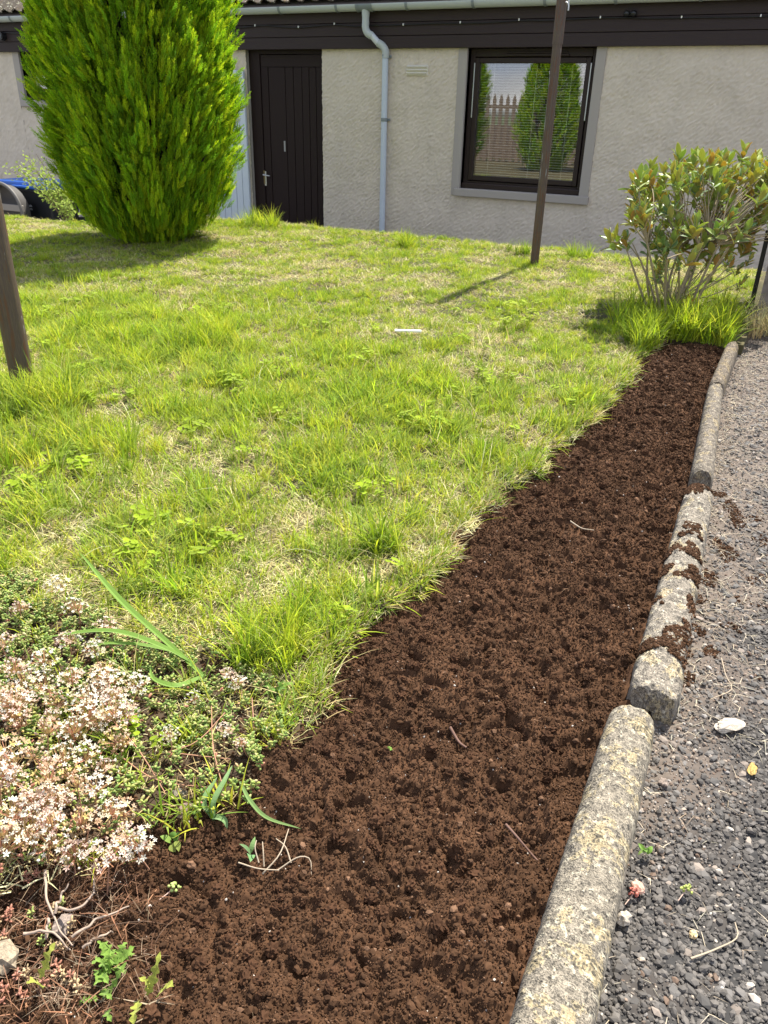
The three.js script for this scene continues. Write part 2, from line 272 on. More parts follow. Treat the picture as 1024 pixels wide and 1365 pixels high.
{ // door: flush boards in a recessed frame
  const d = new THREE.Group(); d.name = 'door'; house.add(d);
  const z = -0.07;
  part(d, 'frame', mergeGeometries([box(-1.06, -0.905, -0.3, 1.935, z - 0.08, z + 0.015, 0.004), box(-0.028, 0.0, -0.3, 1.935, z - 0.08, z + 0.016, 0.004), box(-0.905, -0.028, 1.89, 1.935, z - 0.08, z + 0.015, 0.004)]), doorPaint);
  part(d, 'top_rail', box(-0.897, -0.034, 1.76, 1.884, z - 0.05, z + 0.004, 0.003), doorPaint);
  part(d, 'stile', box(-0.897, -0.80, -0.28, 1.758, z - 0.05, z + 0.004, 0.003), doorPaint);
  const ws = [0.24, 0.115, 0.12, 0.10, 0.095, 0.09]; let x = -0.797; const tot = ws.reduce((a, b) => a + b, 0), k = (-0.037 + 0.797) / tot;
  for (const w of ws) { part(d, 'board', box(x + 0.003, x + w * k - 0.003, -0.28, 1.757, z - 0.045, z - 0.001 + 0.002 * rng(), 0.004), doorPaint); x += w * k; }
  const alu = std({ color: rgb(0.55, 0.55, 0.54), roughness: 0.32, metalness: 0.9 }), brass = std({ color: rgb(0.20, 0.15, 0.07), roughness: 0.5, metalness: 0.7 });
  const h0 = onWall(354, 235, z), H = new THREE.Group(); H.name = 'handle'; d.add(H);
  part(H, 'plate', box(h0.x - 0.02, h0.x + 0.02, h0.y - 0.11, h0.y + 0.06, z + 0.004, z + 0.012, 0.004), alu);
  part(H, 'lever', tube([V(h0.x, h0.y + 0.02, z + 0.01), V(h0.x, h0.y + 0.02, z + 0.05), V(h0.x + 0.03, h0.y + 0.018, z + 0.055), V(h0.x + 0.10, h0.y + 0.012, z + 0.052)], 0.009, 0.007), alu);
  part(d, 'lock_plate', box(-0.915, -0.898, h0.y - 0.09, h0.y + 0.07, z + 0.012, z + 0.019, 0.002), brass);
  const s0 = onWall(380, 195, z); part(d, 'letter_flap', box(s0.x - 0.012, s0.x + 0.012, s0.y - 0.06, s0.y + 0.06, z + 0.003, z + 0.007, 0.002), std({ color: rgb(0.30, 0.29, 0.28), roughness: 0.5 }));
  part(d, 'threshold', box(-1.06, 0.0, -0.33, -0.27, -0.15, 0.05, 0.006), std({ color: rgb(0.3, 0.29, 0.27), roughness: 0.9 }));
}
{ // fascia boards, cable, gutter, downpipe
  const FZ = 0.055;
  const rows = [[1.932, 2.048, 0], [2.052, 2.172, 0.006], [2.176, 2.36, 0.012]];
  for (const [a, b, o] of rows) { const g = box(-9.05, 9.05, a, b, -0.05, FZ + o, 0.004); const p = g.attributes.position, uv = g.attributes.uv; for (let i = 0; i < p.count; i++) uv.setXY(i, p.getY(i) * 2, p.getX(i) * 0.25); part(house, 'fascia_board', g, brownBoard); }
  part(house, 'soffit', box(-9, 9, 1.948, 1.96, -0.1, -0.052), brown);
  const plastic = std({ color: rgb(0.44, 0.475, 0.46), roughness: 0.6, bumpMap: grain, bumpScale: 0.0008 }), plasticDark = std({ color: rgb(0.20, 0.23, 0.235), roughness: 0.6 }), pipeMat = std({ color: rgb(0.50, 0.56, 0.63), roughness: 0.42 });
  const GC = { y: 2.335, z: 0.135, r: 0.062 };
  const gut = new THREE.Group(); gut.name = 'gutter'; house.add(gut);
  const prof = []; for (let i = 0; i <= 16; i++) { const t = Math.PI + Math.PI * i / 16; prof.push([Math.cos(t) * GC.r, Math.sin(t) * GC.r]); }
  const strip = (x0, x1, r, th) => { const nx = 2, pr = []; for (let i = 0; i <= 16; i++) { const t = Math.PI + Math.PI * i / 16; pr.push([Math.cos(t) * r, Math.sin(t) * r]); } for (let i = 16; i >= 0; i--) { const t = Math.PI + Math.PI * i / 16; pr.push([Math.cos(t) * (r - th), Math.sin(t) * (r - th)]); } pr.push(pr[0]); return gridGeo(pr.length - 1, nx, (u, v, i, j) => { const x = lerp(x0, x1, v); return [x, GC.y + pr[i][1], GC.z + pr[i][0], x * 2, i * 0.02]; }); };
  part(gut, 'channel', strip(-9.05, 9.05, GC.r, 0.004), std({ ...{ color: rgb(0.44, 0.475, 0.46), roughness: 0.6, side: THREE.DoubleSide } }));
  const bx = [374, 450, 543, 631, 726, 819, 931].map((p) => onWall(p, 18, 0.15).x); for (let x = bx[0] - 0.86; x > -6; x -= 0.86) bx.push(x); bx.push(bx[6] + 0.8);
  for (const x of bx) { part(gut, 'bracket', strip(x - 0.014, x + 0.014, GC.r + 0.006, 0.005), plasticDark); }
  const P = new THREE.Group(); P.name = 'downpipe'; house.add(P);
  const ox = onWall(488, 20, 0.13).x, dx = 0.845, pz = 0.058;
  part(P, 'outlet', mergeGeometries([strip(ox - 0.09, ox + 0.09, GC.r + 0.004, 0.004), strip(ox - 0.10, ox - 0.07, GC.r + 0.009, 0.004), strip(ox + 0.07, ox + 0.10, GC.r + 0.009, 0.004)]), plasticDark);
  part(P, 'outlet_spout', (() => { const g = new THREE.CylinderGeometry(0.046, 0.038, 0.09, 24, 1, true); g.translate(ox, 2.245, GC.z); return g; })(), plastic);
  const bendPts = [V(ox, 2.20, GC.z), V(ox, 2.12, GC.z), V(ox + 0.02, 2.075, GC.z - 0.005), V(ox + 0.07, 2.045, GC.z - 0.02)], bend2 = [V(dx - 0.085, 1.985, pz + 0.02), V(dx - 0.035, 1.955, pz + 0.006), V(dx, 1.91, pz), V(dx, 1.84, pz)];
  part(P, 'bend', tube(bendPts, 0.039, 0.039, 20), plastic);
  part(P, 'offset_pipe', tube([bendPts[3].clone().lerp(bend2[0], -0.15), bend2[0].clone().lerp(bendPts[3], -0.15)], 0.0335, 0.0335, 20), std({ color: rgb(0.62, 0.66, 0.70), roughness: 0.4 }));
  part(P, 'bend', tube(bend2, 0.039, 0.039, 20), plastic);
  part(P, 'pipe', poleGeo(dx, pz, -0.28, 1.86, 0.034), pipeMat);
  for (const y of [1.855, 1.235]) part(P, 'pipe_clip', mergeGeometries([poleGeo(dx, pz, y - 0.018, y + 0.018, 0.0385), box(dx - 0.055, dx + 0.055, y - 0.012, y + 0.012, 0.008, 0.03, 0.003)].map((g) => { g = g.index ? g.toNonIndexed() : g; return g; })), plasticDark);
  // air vent
  const cream = std({ color: rgb(0.66, 0.62, 0.53), roughness: 0.6 }), vt = new THREE.Group(); vt.name = 'air_vent'; house.add(vt);
  part(vt, 'plate', box(1.085, 1.345, 1.675, 1.775, 0.0, 0.02, 0.004), cream);
  for (let i = 0; i < 3; i++) { const g = box(1.095, 1.335, -0.011, 0.011, -0.004, 0.006, 0.002); g.rotateX(0.7); g.translate(0, 1.694 + i * 0.031, 0.026); part(vt, 'louvre', g, cream); }
  // cable pinned along the fascia
  const cable = thing('cable', 'thin black cable pinned with white clips along the brown fascia', 'cable');
  const cp = []; for (let x = -6; x <= 8; x += 0.24) cp.push(V(x, 2.155 + 0.016 * n2(x * 1.3, 3) + 0.004 * n2(x * 5, 1), FZ + 0.022));
  part(cable, 'wire', tube(cp, 0.0055, 0.0055, 6), std({ color: rgb(0.008, 0.008, 0.009), roughness: 0.5 }));
  const clip = std({ color: rgb(0.75, 0.75, 0.72), roughness: 0.5 });
  for (const px of [340, 398, 446, 538, 614, 692, 800, 908, 1013]) { const w = onWall(px, 28, FZ + 0.02), y = 2.155 + 0.016 * n2(w.x * 1.3, 3) + 0.004 * n2(w.x * 5, 1); part(cable, 'clip', box(w.x - 0.006, w.x + 0.006, y - 0.004, y + 0.017, FZ + 0.012, FZ + 0.031, 0.003), clip); }
  // small twin sensor on the fascia, round camera at the far end
  const black = std({ color: rgb(0.012, 0.012, 0.013), roughness: 0.35 });
  const s = onWall(840, 18, FZ + 0.04), sn = thing('twin_sensor', 'small black twin sensor fixed to the brown fascia beneath the gutter', 'sensor');
  for (const o of [-0.03, 0.035]) { const g = new THREE.SphereGeometry(0.03, 16, 12); g.scale(1, 0.9, 1); g.translate(s.x + o, s.y, FZ + 0.045); part(sn, 'eye', g, black); }
  part(sn, 'base', box(s.x - 0.05, s.x + 0.055, s.y - 0.018, s.y + 0.018, FZ + 0.006, FZ + 0.03, 0.004), black);
  const c = onWall(2, 48, FZ + 0.05), cm = thing('wall_lamp', 'small round black fitting on the fascia above the far window', 'fitting');
  { const g = new THREE.CylinderGeometry(0.05, 0.055, 0.07, 24); g.rotateX(Math.PI / 2); g.translate(c.x, c.y, FZ + 0.046); part(cm, 'housing', g, black); const l = new THREE.TorusGeometry(0.026, 0.007, 8, 24); l.translate(c.x, c.y, FZ + 0.083); part(cm, 'ring', l, std({ color: rgb(0.12, 0.13, 0.15), roughness: 0.3 })); }
}
{ // pantiled roof
  const roof = new THREE.Group(); roof.name = 'roof'; house.add(roof);
  const slope = 27 * Math.PI / 180, TW = 0.192, TL = 0.40, GA = 0.30, E = V(0, 2.40, 0.115);
  const prof = (t) => 0.021 * (t < 0.62 ? Math.sin(Math.PI * t / 0.62) * 1.55 : -0.25 * Math.sin(Math.PI * (t - 0.62) / 0.38));
  const tileGeo = (sd) => { const n = 12, th = 0.014; const g = gridGeo(n, 4, (u, v) => { const x = u * (TW + 0.012); return [x, prof(u) + 0.003 * n2(u * 3 + sd, v * 4) , -v * TL, x * 3, v * TL * 3]; });
    const un = gridGeo(n, 1, (u, v) => { const x = u * (TW + 0.012); return [x, prof(u) - th * v + 0.003 * n2(u * 3 + sd, 0), 0.0, x * 3, 0]; }); return mergeGeometries([g, un]); };
  const lich = texture(512, 512, (u, v) => { const a = tileNoise(u, v, 9, 1), b = tileNoise(u, v, 30, 4), c = tileNoise(u, v, 70, 6); let k = 0.30 + 0.07 * a + 0.06 * b + 0.05 * c, r = k * 1.12, g = k, bl = k * 0.86; const w = sstep(0.42, 0.55, a + 0.35 * b); r = lerp(r, 0.72, w); g = lerp(g, 0.72, w); bl = lerp(bl, 0.66, w); const y = sstep(0.45, 0.6, tileNoise(u, v, 14, 9) + 0.3 * c); r = lerp(r, 0.46, y * 0.7); g = lerp(g, 0.4, y * 0.7); bl = lerp(bl, 0.2, y * 0.7); return [r, g, bl]; }, true);
  const tmats = [0, 1, 2, 3].map((i) => { const t = lich.clone(); t.offset.set(0.27 * i, 0.43 * i); t.needsUpdate = true; return std({ map: t, color: rgb(0.95 - 0.08 * i, 0.9 - 0.06 * i, 0.86 - 0.06 * i), roughness: 0.9, side: THREE.DoubleSide }); });
  const tg = [0, 1, 2, 3].map((i) => tileGeo(i * 7));
  const rows = 14, xs0 = -6.3, cols = 59, rest = [];
  for (let r = 0; r < rows; r++) for (let c = 0; c < Math.ceil(18 / TW); c++) {
    const x = -9 + c * TW, k = Math.floor(rng() * 4), m = new THREE.Matrix4();
    m.makeRotationX(slope + 0.035); m.setPosition(x, E.y + r * GA * Math.sin(slope), E.z - r * GA * Math.cos(slope));
    if (r < 5 && x > xs0 && x < xs0 + cols * TW) { const t = part(roof, 'tile', tg[k], tmats[Math.floor(rng() * 4)]); m.multiply(new THREE.Matrix4().makeRotationZ(rr(-0.02, 0.02))); t.applyMatrix4(m); }
    else rest.push(tg[k].clone().applyMatrix4(m));
  }
  const p = part(roof, 'tile_field', mergeGeometries(rest), tmats[1]); p.userData.kind = 'stuff';
  const L = 4.0, deck = (s) => { const g = new THREE.BoxGeometry(18.1, 0.04, L + 0.1); g.rotateX(s * slope); g.translate(0, 2.345 + L / 2 * Math.sin(slope), s > 0 ? 0.07 - L / 2 * Math.cos(slope) : 0.07 - L * 1.5 * Math.cos(slope)); return g; };
  part(roof, 'deck', mergeGeometries([deck(1), deck(-1)]), std({ color: rgb(0.1, 0.08, 0.07), roughness: 0.9 }));
}

// ------------------------------------------------------------------ concrete edging
{
  const W = 1024, H = 512;
  const field = (u, v) => { const a = tileNoise(u, v, 7, 2), b = tileNoise(u, v, 22, 5), c = tileNoise(u, v, 60, 8), d = tileNoise(u, v, 120, 3); return [a, b, c, d]; };
  const col = texture(W, H, (u, v) => {
    const [a, b, c, d] = field(u, v); const e = tileNoise(u, v, 210, 17); let k = 0.49 + 0.08 * b + 0.13 * c + 0.16 * d + 0.2 * e, r = k * 1.03, g = k * 0.99, bl = k * 0.92;
    const lich = sstep(0.14, 0.26, a + 0.45 * b + 0.35 * c); r = lerp(r, 0.72 + 0.12 * c, lich * 0.5); g = lerp(g, 0.66 + 0.12 * c, lich * 0.5); bl = lerp(bl, 0.50 + 0.12 * c, lich * 0.5);
    const white = sstep(0.36, 0.44, tileNoise(u, v, 34, 11) + 0.3 * d); r = lerp(r, 0.88, white * 0.45); g = lerp(g, 0.87, white * 0.45); bl = lerp(bl, 0.80, white * 0.45);
    const dark = sstep(0.2, 0.5, 0.7 * tileNoise(u, v, 70, 14) + 0.5 * c + 0.25 * a); r = lerp(r, 0.24, dark * 0.75); g = lerp(g, 0.235, dark * 0.75); bl = lerp(bl, 0.22, dark * 0.75);
    const pit = sstep(0.35, 0.6, d + 0.25 * c); r = lerp(r, 0.25, pit * 0.6); g = lerp(g, 0.235, pit * 0.6); bl = lerp(bl, 0.21, pit * 0.6);
    return [r, g, bl];
  }, true);
  const bmp = texture(W, H, (u, v) => { const [a, b, c, d] = field(u, v); const k = 0.5 + 0.12 * b + 0.2 * c + 0.25 * d - 0.3 * sstep(0.35, 0.6, d + 0.25 * c); return [k, k, k]; });
  const mk = (o, tint) => { const t = col.clone(), b = bmp.clone(); t.offset.set(o, o * 0.7); b.offset.set(o, o * 0.7); t.needsUpdate = b.needsUpdate = true; return std({ map: t, bumpMap: b, bumpScale: 0.006, roughness: 0.95, color: tint, side: THREE.DoubleSide }); };
  function kerb(near, far, label, mat, { hgt = 0.05, down = 0.12, rough = 0.004, lift = 0, chip = 0 }) {
    const [a, b] = near.map((p) => hit(...p, 0.01)), [c, d] = far.map((p) => hit(...p, 0.01));
    const A = a.clone().lerp(b, 0.5), B = c.clone().lerp(d, 0.5), w0 = Math.abs(b.x - a.x) * 0.98, w1 = Math.abs(d.x - c.x) * 0.98, L = A.distanceTo(B);
    const nl = Math.round(L / 0.006), nt = 44, seed = A.z * 3;
    const shape = (s, t, end) => {                        // s along, t across 0..1 from left foot over the top to right foot
      const w = lerp(w0, w1, s), f = (t - 0.5) * 2; let x, y;
      const af = Math.abs(f);
      if (af < 0.72) { const q = f / 0.72; x = q * w / 2; y = Math.sqrt(Math.max(0, 1 - Math.pow(Math.abs(q), 2.6))) * hgt - 0.3 * hgt; } else { x = Math.sign(f) * w / 2 * (1 + 0.04 * (af - 0.72)); y = -0.3 * hgt - (af - 0.72) / 0.28 * down; }
      const z0 = lerp(A.z, B.z, s), x0 = lerp(A.x, B.x, s);
      const nz = rough * (n3(x * 30 + seed, y * 30, s * L * 30) + 0.7 * n3(x * 80, y * 80 + seed, s * L * 80)) + rough * 0.8 * n3(x * 9, y * 9 + seed, s * L * 7);
      const e = Math.min(s, 1 - s) * L; let k = 1 - 0.16 * Math.exp(-e / 0.012);
      if (chip) { const q = n3(x * 22 + seed, 4, s * L * 16); k -= chip * sstep(0.15, 0.7, q) * 0.35; }
      x *= k + nz * 4; y = y * k + nz;
      return V(x0 + x, G(z0) + 0.018 + lift + y, z0);
    };
    const body = gridGeo(nt, nl, (u, v) => { const p = shape(v, u); return [p.x, p.y, p.z, v * L * 1.6, u * 0.42]; });
    const caps = [0, 1].map((s) => gridGeo(nt, 5, (u, v) => { const p = shape(s, u), q = shape(s, 0.5); q.y -= 0.07; const k = 1 - v, m = p.clone().lerp(q, v); m.z += 0.008 * n3(m.x * 50, m.y * 50, seed + s) * (v > 0 ? 1 : 0); return [m.x, m.y, m.z, m.x * 2, m.y * 2]; }));
    return single('kerb', mergeGeometries([body, ...caps]), mat, label, 'kerb', 'edging pieces along the bed');
  }
  kerb([[590, 1620], [745, 1620]], [[808, 958], [877, 966]], 'thick rounded concrete edging piece with yellowish lichen and a broken end', mk(0, rgb(1.0, 0.95, 0.85)), { hgt: 0.062, rough: 0.0035, lift: 0.004 });
  kerb([[832, 930], [908, 938]], [[912, 655], [952, 662]], 'crumbling pale concrete edging piece half buried under spilled soil', mk(0.37, rgb(1.05, 1.0, 0.93)), { hgt: 0.058, rough: 0.005, lift: -0.004, chip: 0.2 });
  kerb([[918, 641], [951, 645]], [[942, 522], [964, 525]], 'cracked grey edging piece with an exposed rounded end beside the straw', mk(0.61, rgb(0.86, 0.80, 0.73)), { hgt: 0.06, rough: 0.004, lift: 0.005 });
  kerb([[943, 519], [965, 522]], [[966, 466], [985, 467]], 'short weathered edging piece ending in the grass under the bush', mk(0.13, rgb(0.74, 0.66, 0.57)), { hgt: 0.058, rough: 0.004, lift: 0.004 });
}

// ------------------------------------------------------------------ clothes poles
{
  const rust = texture(512, 1024, (u, v) => { const a = tileNoise(u, v, 12, 3), b = tileNoise(u, v, 40, 6), c = tileNoise(u, v, 90, 1); let r = 0.33 + 0.04 * b + 0.04 * c, g = 0.275 + 0.04 * b + 0.03 * c, bl = 0.235 + 0.03 * c; const s = sstep(0.25, 0.5, a + 0.4 * b); r = lerp(r, 0.36, s * 0.8); g = lerp(g, 0.23, s * 0.8); bl = lerp(bl, 0.15, s * 0.8); const w = sstep(0.60, 0.64, tileNoise(u, v, 9, 12) + 0.15 * c); r = lerp(r, 0.55, w); g = lerp(g, 0.57, w); bl = lerp(bl, 0.57, w); return [r, g, bl]; }, true);
  const bmp = texture(512, 512, (u, v) => { const k = 0.5 + 0.25 * tileNoise(u, v, 40, 6) + 0.25 * tileNoise(u, v, 90, 1); return [k, k, k]; });
  const pm = std({ map: rust, bumpMap: bmp, bumpScale: 0.0015, roughness: 0.6 });
  const b1 = hit(712, 354), p1 = thing('clothes_pole', 'slim brown metal clothes pole standing in front of the window', 'pole', 'clothes poles on the lawn');
  part(p1, 'tube', poleGeo(b1.x, b1.z, G(b1.z) - 0.12, 1.86, 0.0345), pm); part(p1, 'upper_tube', poleGeo(b1.x, b1.z, 1.80, 2.75, 0.0385), pm);
  const cleat = toPx(V(b1.x, 2.05, b1.z)); part(p1, 'cleat', tube([V(b1.x + 0.032, 2.06, b1.z + 0.015), V(b1.x + 0.055, 2.05, b1.z + 0.02), V(b1.x + 0.06, 2.0, b1.z + 0.02), V(b1.x + 0.055, 2.09, b1.z + 0.02)], 0.006, 0.005, 6), std({ color: rgb(0.6, 0.6, 0.6), roughness: 0.4, metalness: 0.6 }));
  const b2 = hit(33, 520), p2 = thing('clothes_pole', 'thick rusty brown clothes pole with long grass round its foot', 'pole', 'clothes poles on the lawn');
  part(p2, 'tube', poleGeo(b2.x, b2.z, G(b2.z) - 0.1, 2.6, 0.056, 28), pm);
}

// ------------------------------------------------------------------ conifers
const plumes = [];
{
  for (let k = 0; k < 4; k++) {
    const T = new Tri();
    const leaf = (p, d, s, w, c) => { const side = V(-d.z, 0.15, d.x).normalize().multiplyScalar(w), side2 = V(d.x * 0.3, 1, d.z * 0.3).cross(d).normalize().multiplyScalar(w); const a = p, b = p.clone().addScaledVector(d, s * 0.45).add(side), e = p.clone().addScaledVector(d, s), f = p.clone().addScaledVector(d, s * 0.45).sub(side); T.quad(a, b, e, f, c); };
    const twig = (p, d, len, depth) => {
      const n = Math.max(3, Math.round(len / 0.0062)); let q = p.clone(), dd = d.clone();
      for (let i = 0; i < n; i++) {
        const c = 0.8 + 0.4 * rng(), col = rgb(c * rr(0.92, 1.1), c, c * rr(0.85, 1.1));
        const rnd = V(rr(-1, 1), rr(-0.4, 1), rr(-1, 1)).multiplyScalar(0.7);
        leaf(q, dd.clone().add(rnd).normalize(), rr(0.011, 0.019), rr(0.0038, 0.0062), col);
        leaf(q, dd.clone().addScaledVector(rnd, -0.9).normalize(), rr(0.010, 0.017), rr(0.0038, 0.0062), col);
        q.addScaledVector(dd, len / n); dd.add(V(0, 0.12, 0)).normalize();
      }
    };
    const Lm = rr(0.17, 0.23); let p = V(0, 0, 0), plane = rr(0, 6.28);
    for (let i = 0; i < 15; i++) {
      const s = i / 15, y = s * Lm, side = i % 2 ? 1 : -1, ang = plane + rr(-0.7, 0.7) + (side > 0 ? 0 : Math.PI), out = rr(0.8, 1.5);
      twig(V(0, y, 0), V(Math.cos(ang) * out, 1, Math.sin(ang) * out).normalize(), lerp(0.085, 0.03, s) * rr(0.8, 1.2), 1);
    }
    twig(V(0, 0, 0), V(rr(-.05, .05), 1, rr(-.05, .05)).normalize(), Lm + 0.03, 1);
    plumes.push(T.geo());
  }
}
const conMat = leafMat({ transmission: 0.45 });
function conifer(base, profile, H, cols, o, label, group) {
  const t = thing('conifer', label, 'conifer', group);
  const bark = std({ color: rgb(0.07, 0.045, 0.03), roughness: 0.95 });
  part(t, 'trunk', tube([V(base.x, base.y - 0.1, base.z), V(base.x + 0.02, base.y + H * 0.4, base.z), V(base.x, base.y + H * 0.85, base.z + 0.02)], 0.08, 0.02, 10), bark);
  const R = (h) => { for (let i = 1; i < profile.length; i++) if (h <= profile[i][0]) { const [a, b] = profile[i - 1], [c, d] = profile[i]; return lerp(b, d, (h - a) / (c - a)); } return 0.02; };
  const lists = plumes.map(() => []); const limbs = [];
  const add = (p, out, lean, s) => {
    const k = Math.floor(rng() * plumes.length), f = 0.75 + 0.45 * rng(), base0 = pick(cols);
    const ax = V(out.z, 0, -out.x), q = new THREE.Quaternion().setFromAxisAngle(ax, lean).multiply(new THREE.Quaternion().setFromAxisAngle(V(0, 1, 0), rng() * 6.28));
    lists[k].push([new THREE.Matrix4().compose(p, q, V(s, s * rr(0.9, 1.25), s)), rgb(base0[0] * f, base0[1] * f, base0[2] * f)]);
  };
  for (let b = 0; b < o.branches; b++) {                   // flame shaped branch ends over the surface
    const h = H * Math.pow((b + 0.5) / o.branches, 0.9) * 0.97 - 0.05, a = b * 2.39996 + rr(-0.35, 0.35), r0 = R(clamp(h, 0.02, H)) * rr(0.82, 1.03), len = rr(0.24, 0.5) * o.scale, wid = rr(0.06, 0.115) * o.scale;
    const out = V(Math.cos(a), 0, Math.sin(a));
    for (let i = 0; i < o.per; i++) {
      const s = Math.pow(rng(), 0.8), y = h + (s - 0.35) * len, wr = wid * Math.pow(Math.max(0.05, Math.sin(Math.PI * Math.pow(clamp(0.12 + s * 0.88), 0.7))), 0.8) * Math.sqrt(rng()), aa = rng() * 6.28;
      const r1 = Math.min(r0, R(clamp(y, 0.02, H)) + 0.03);
      const p = V(base.x + out.x * (r1 - 0.05) + Math.cos(aa) * wr, base.y + Math.max(0.02, y), base.z + out.z * (r1 - 0.05) + Math.sin(aa) * wr);
      add(p, out, lerp(0.95, 0.12, s) * lerp(0.35, 1, sstep(0, 0.8, y)) + rr(-0.2, 0.3), rr(0.32, 0.6) * o.scale);
    }
    if (b % 4 === 0) limbs.push(tube([V(base.x, base.y + Math.max(0.1, h * 0.35), base.z), V(base.x + out.x * r0 * 0.55, base.y + Math.max(0.15, h * 0.6), base.z + out.z * r0 * 0.55), V(base.x + out.x * (r0 - 0.08), base.y + Math.max(0.2, h), base.z + out.z * (r0 - 0.08))], 0.018, 0.006, 5));
  }
  for (let i = 0; i < o.fill; i++) { const h = rng() * H * 0.96, a = rng() * 6.28, r = R(Math.max(0.02, h)) * Math.sqrt(rr(0.3, 0.68)); add(V(base.x + Math.cos(a) * r, base.y + h, base.z + Math.sin(a) * r), V(Math.cos(a), 0, Math.sin(a)), rr(0.1, 0.6), rr(0.6, 1.0) * o.scale); }
  part(t, 'limbs', mergeGeometries(limbs), bark);
  plumes.forEach((g, k) => instances(t, 'foliage', g, conMat, lists[k]));
  return t;
}
{
  const b = hit(206, 321), green = [[0.30, 0.52, 0.010], [0.37, 0.58, 0.011], [0.22, 0.43, 0.010], [0.47, 0.64, 0.013], [0.58, 0.70, 0.015]];
  conifer(b, [[0, 0.27], [0.1, 0.48], [0.25, 0.63], [0.46, 0.73], [0.66, 0.79], [0.9, 0.825], [1.25, 0.83], [1.7, 0.81], [2.2, 0.75], [2.55, 0.62], [2.8, 0.36], [2.95, 0.1], [3.1, 0.02]], 2.95, green, { branches: 560, per: 46, fill: 4200, scale: 1 }, 'tall dense upright golden green conifer on the lawn before the dark door');
  conifer(V(-0.95, 0.0, 12.2), [[0, 0.4], [0.4, 0.72], [1, 0.80], [2, 0.60], [3, 0.30], [3.6, 0.03]], 3.5, green, { branches: 260, per: 18, fill: 900, scale: 1.25 }, 'green conifer across the garden mirrored in the window pane');
}

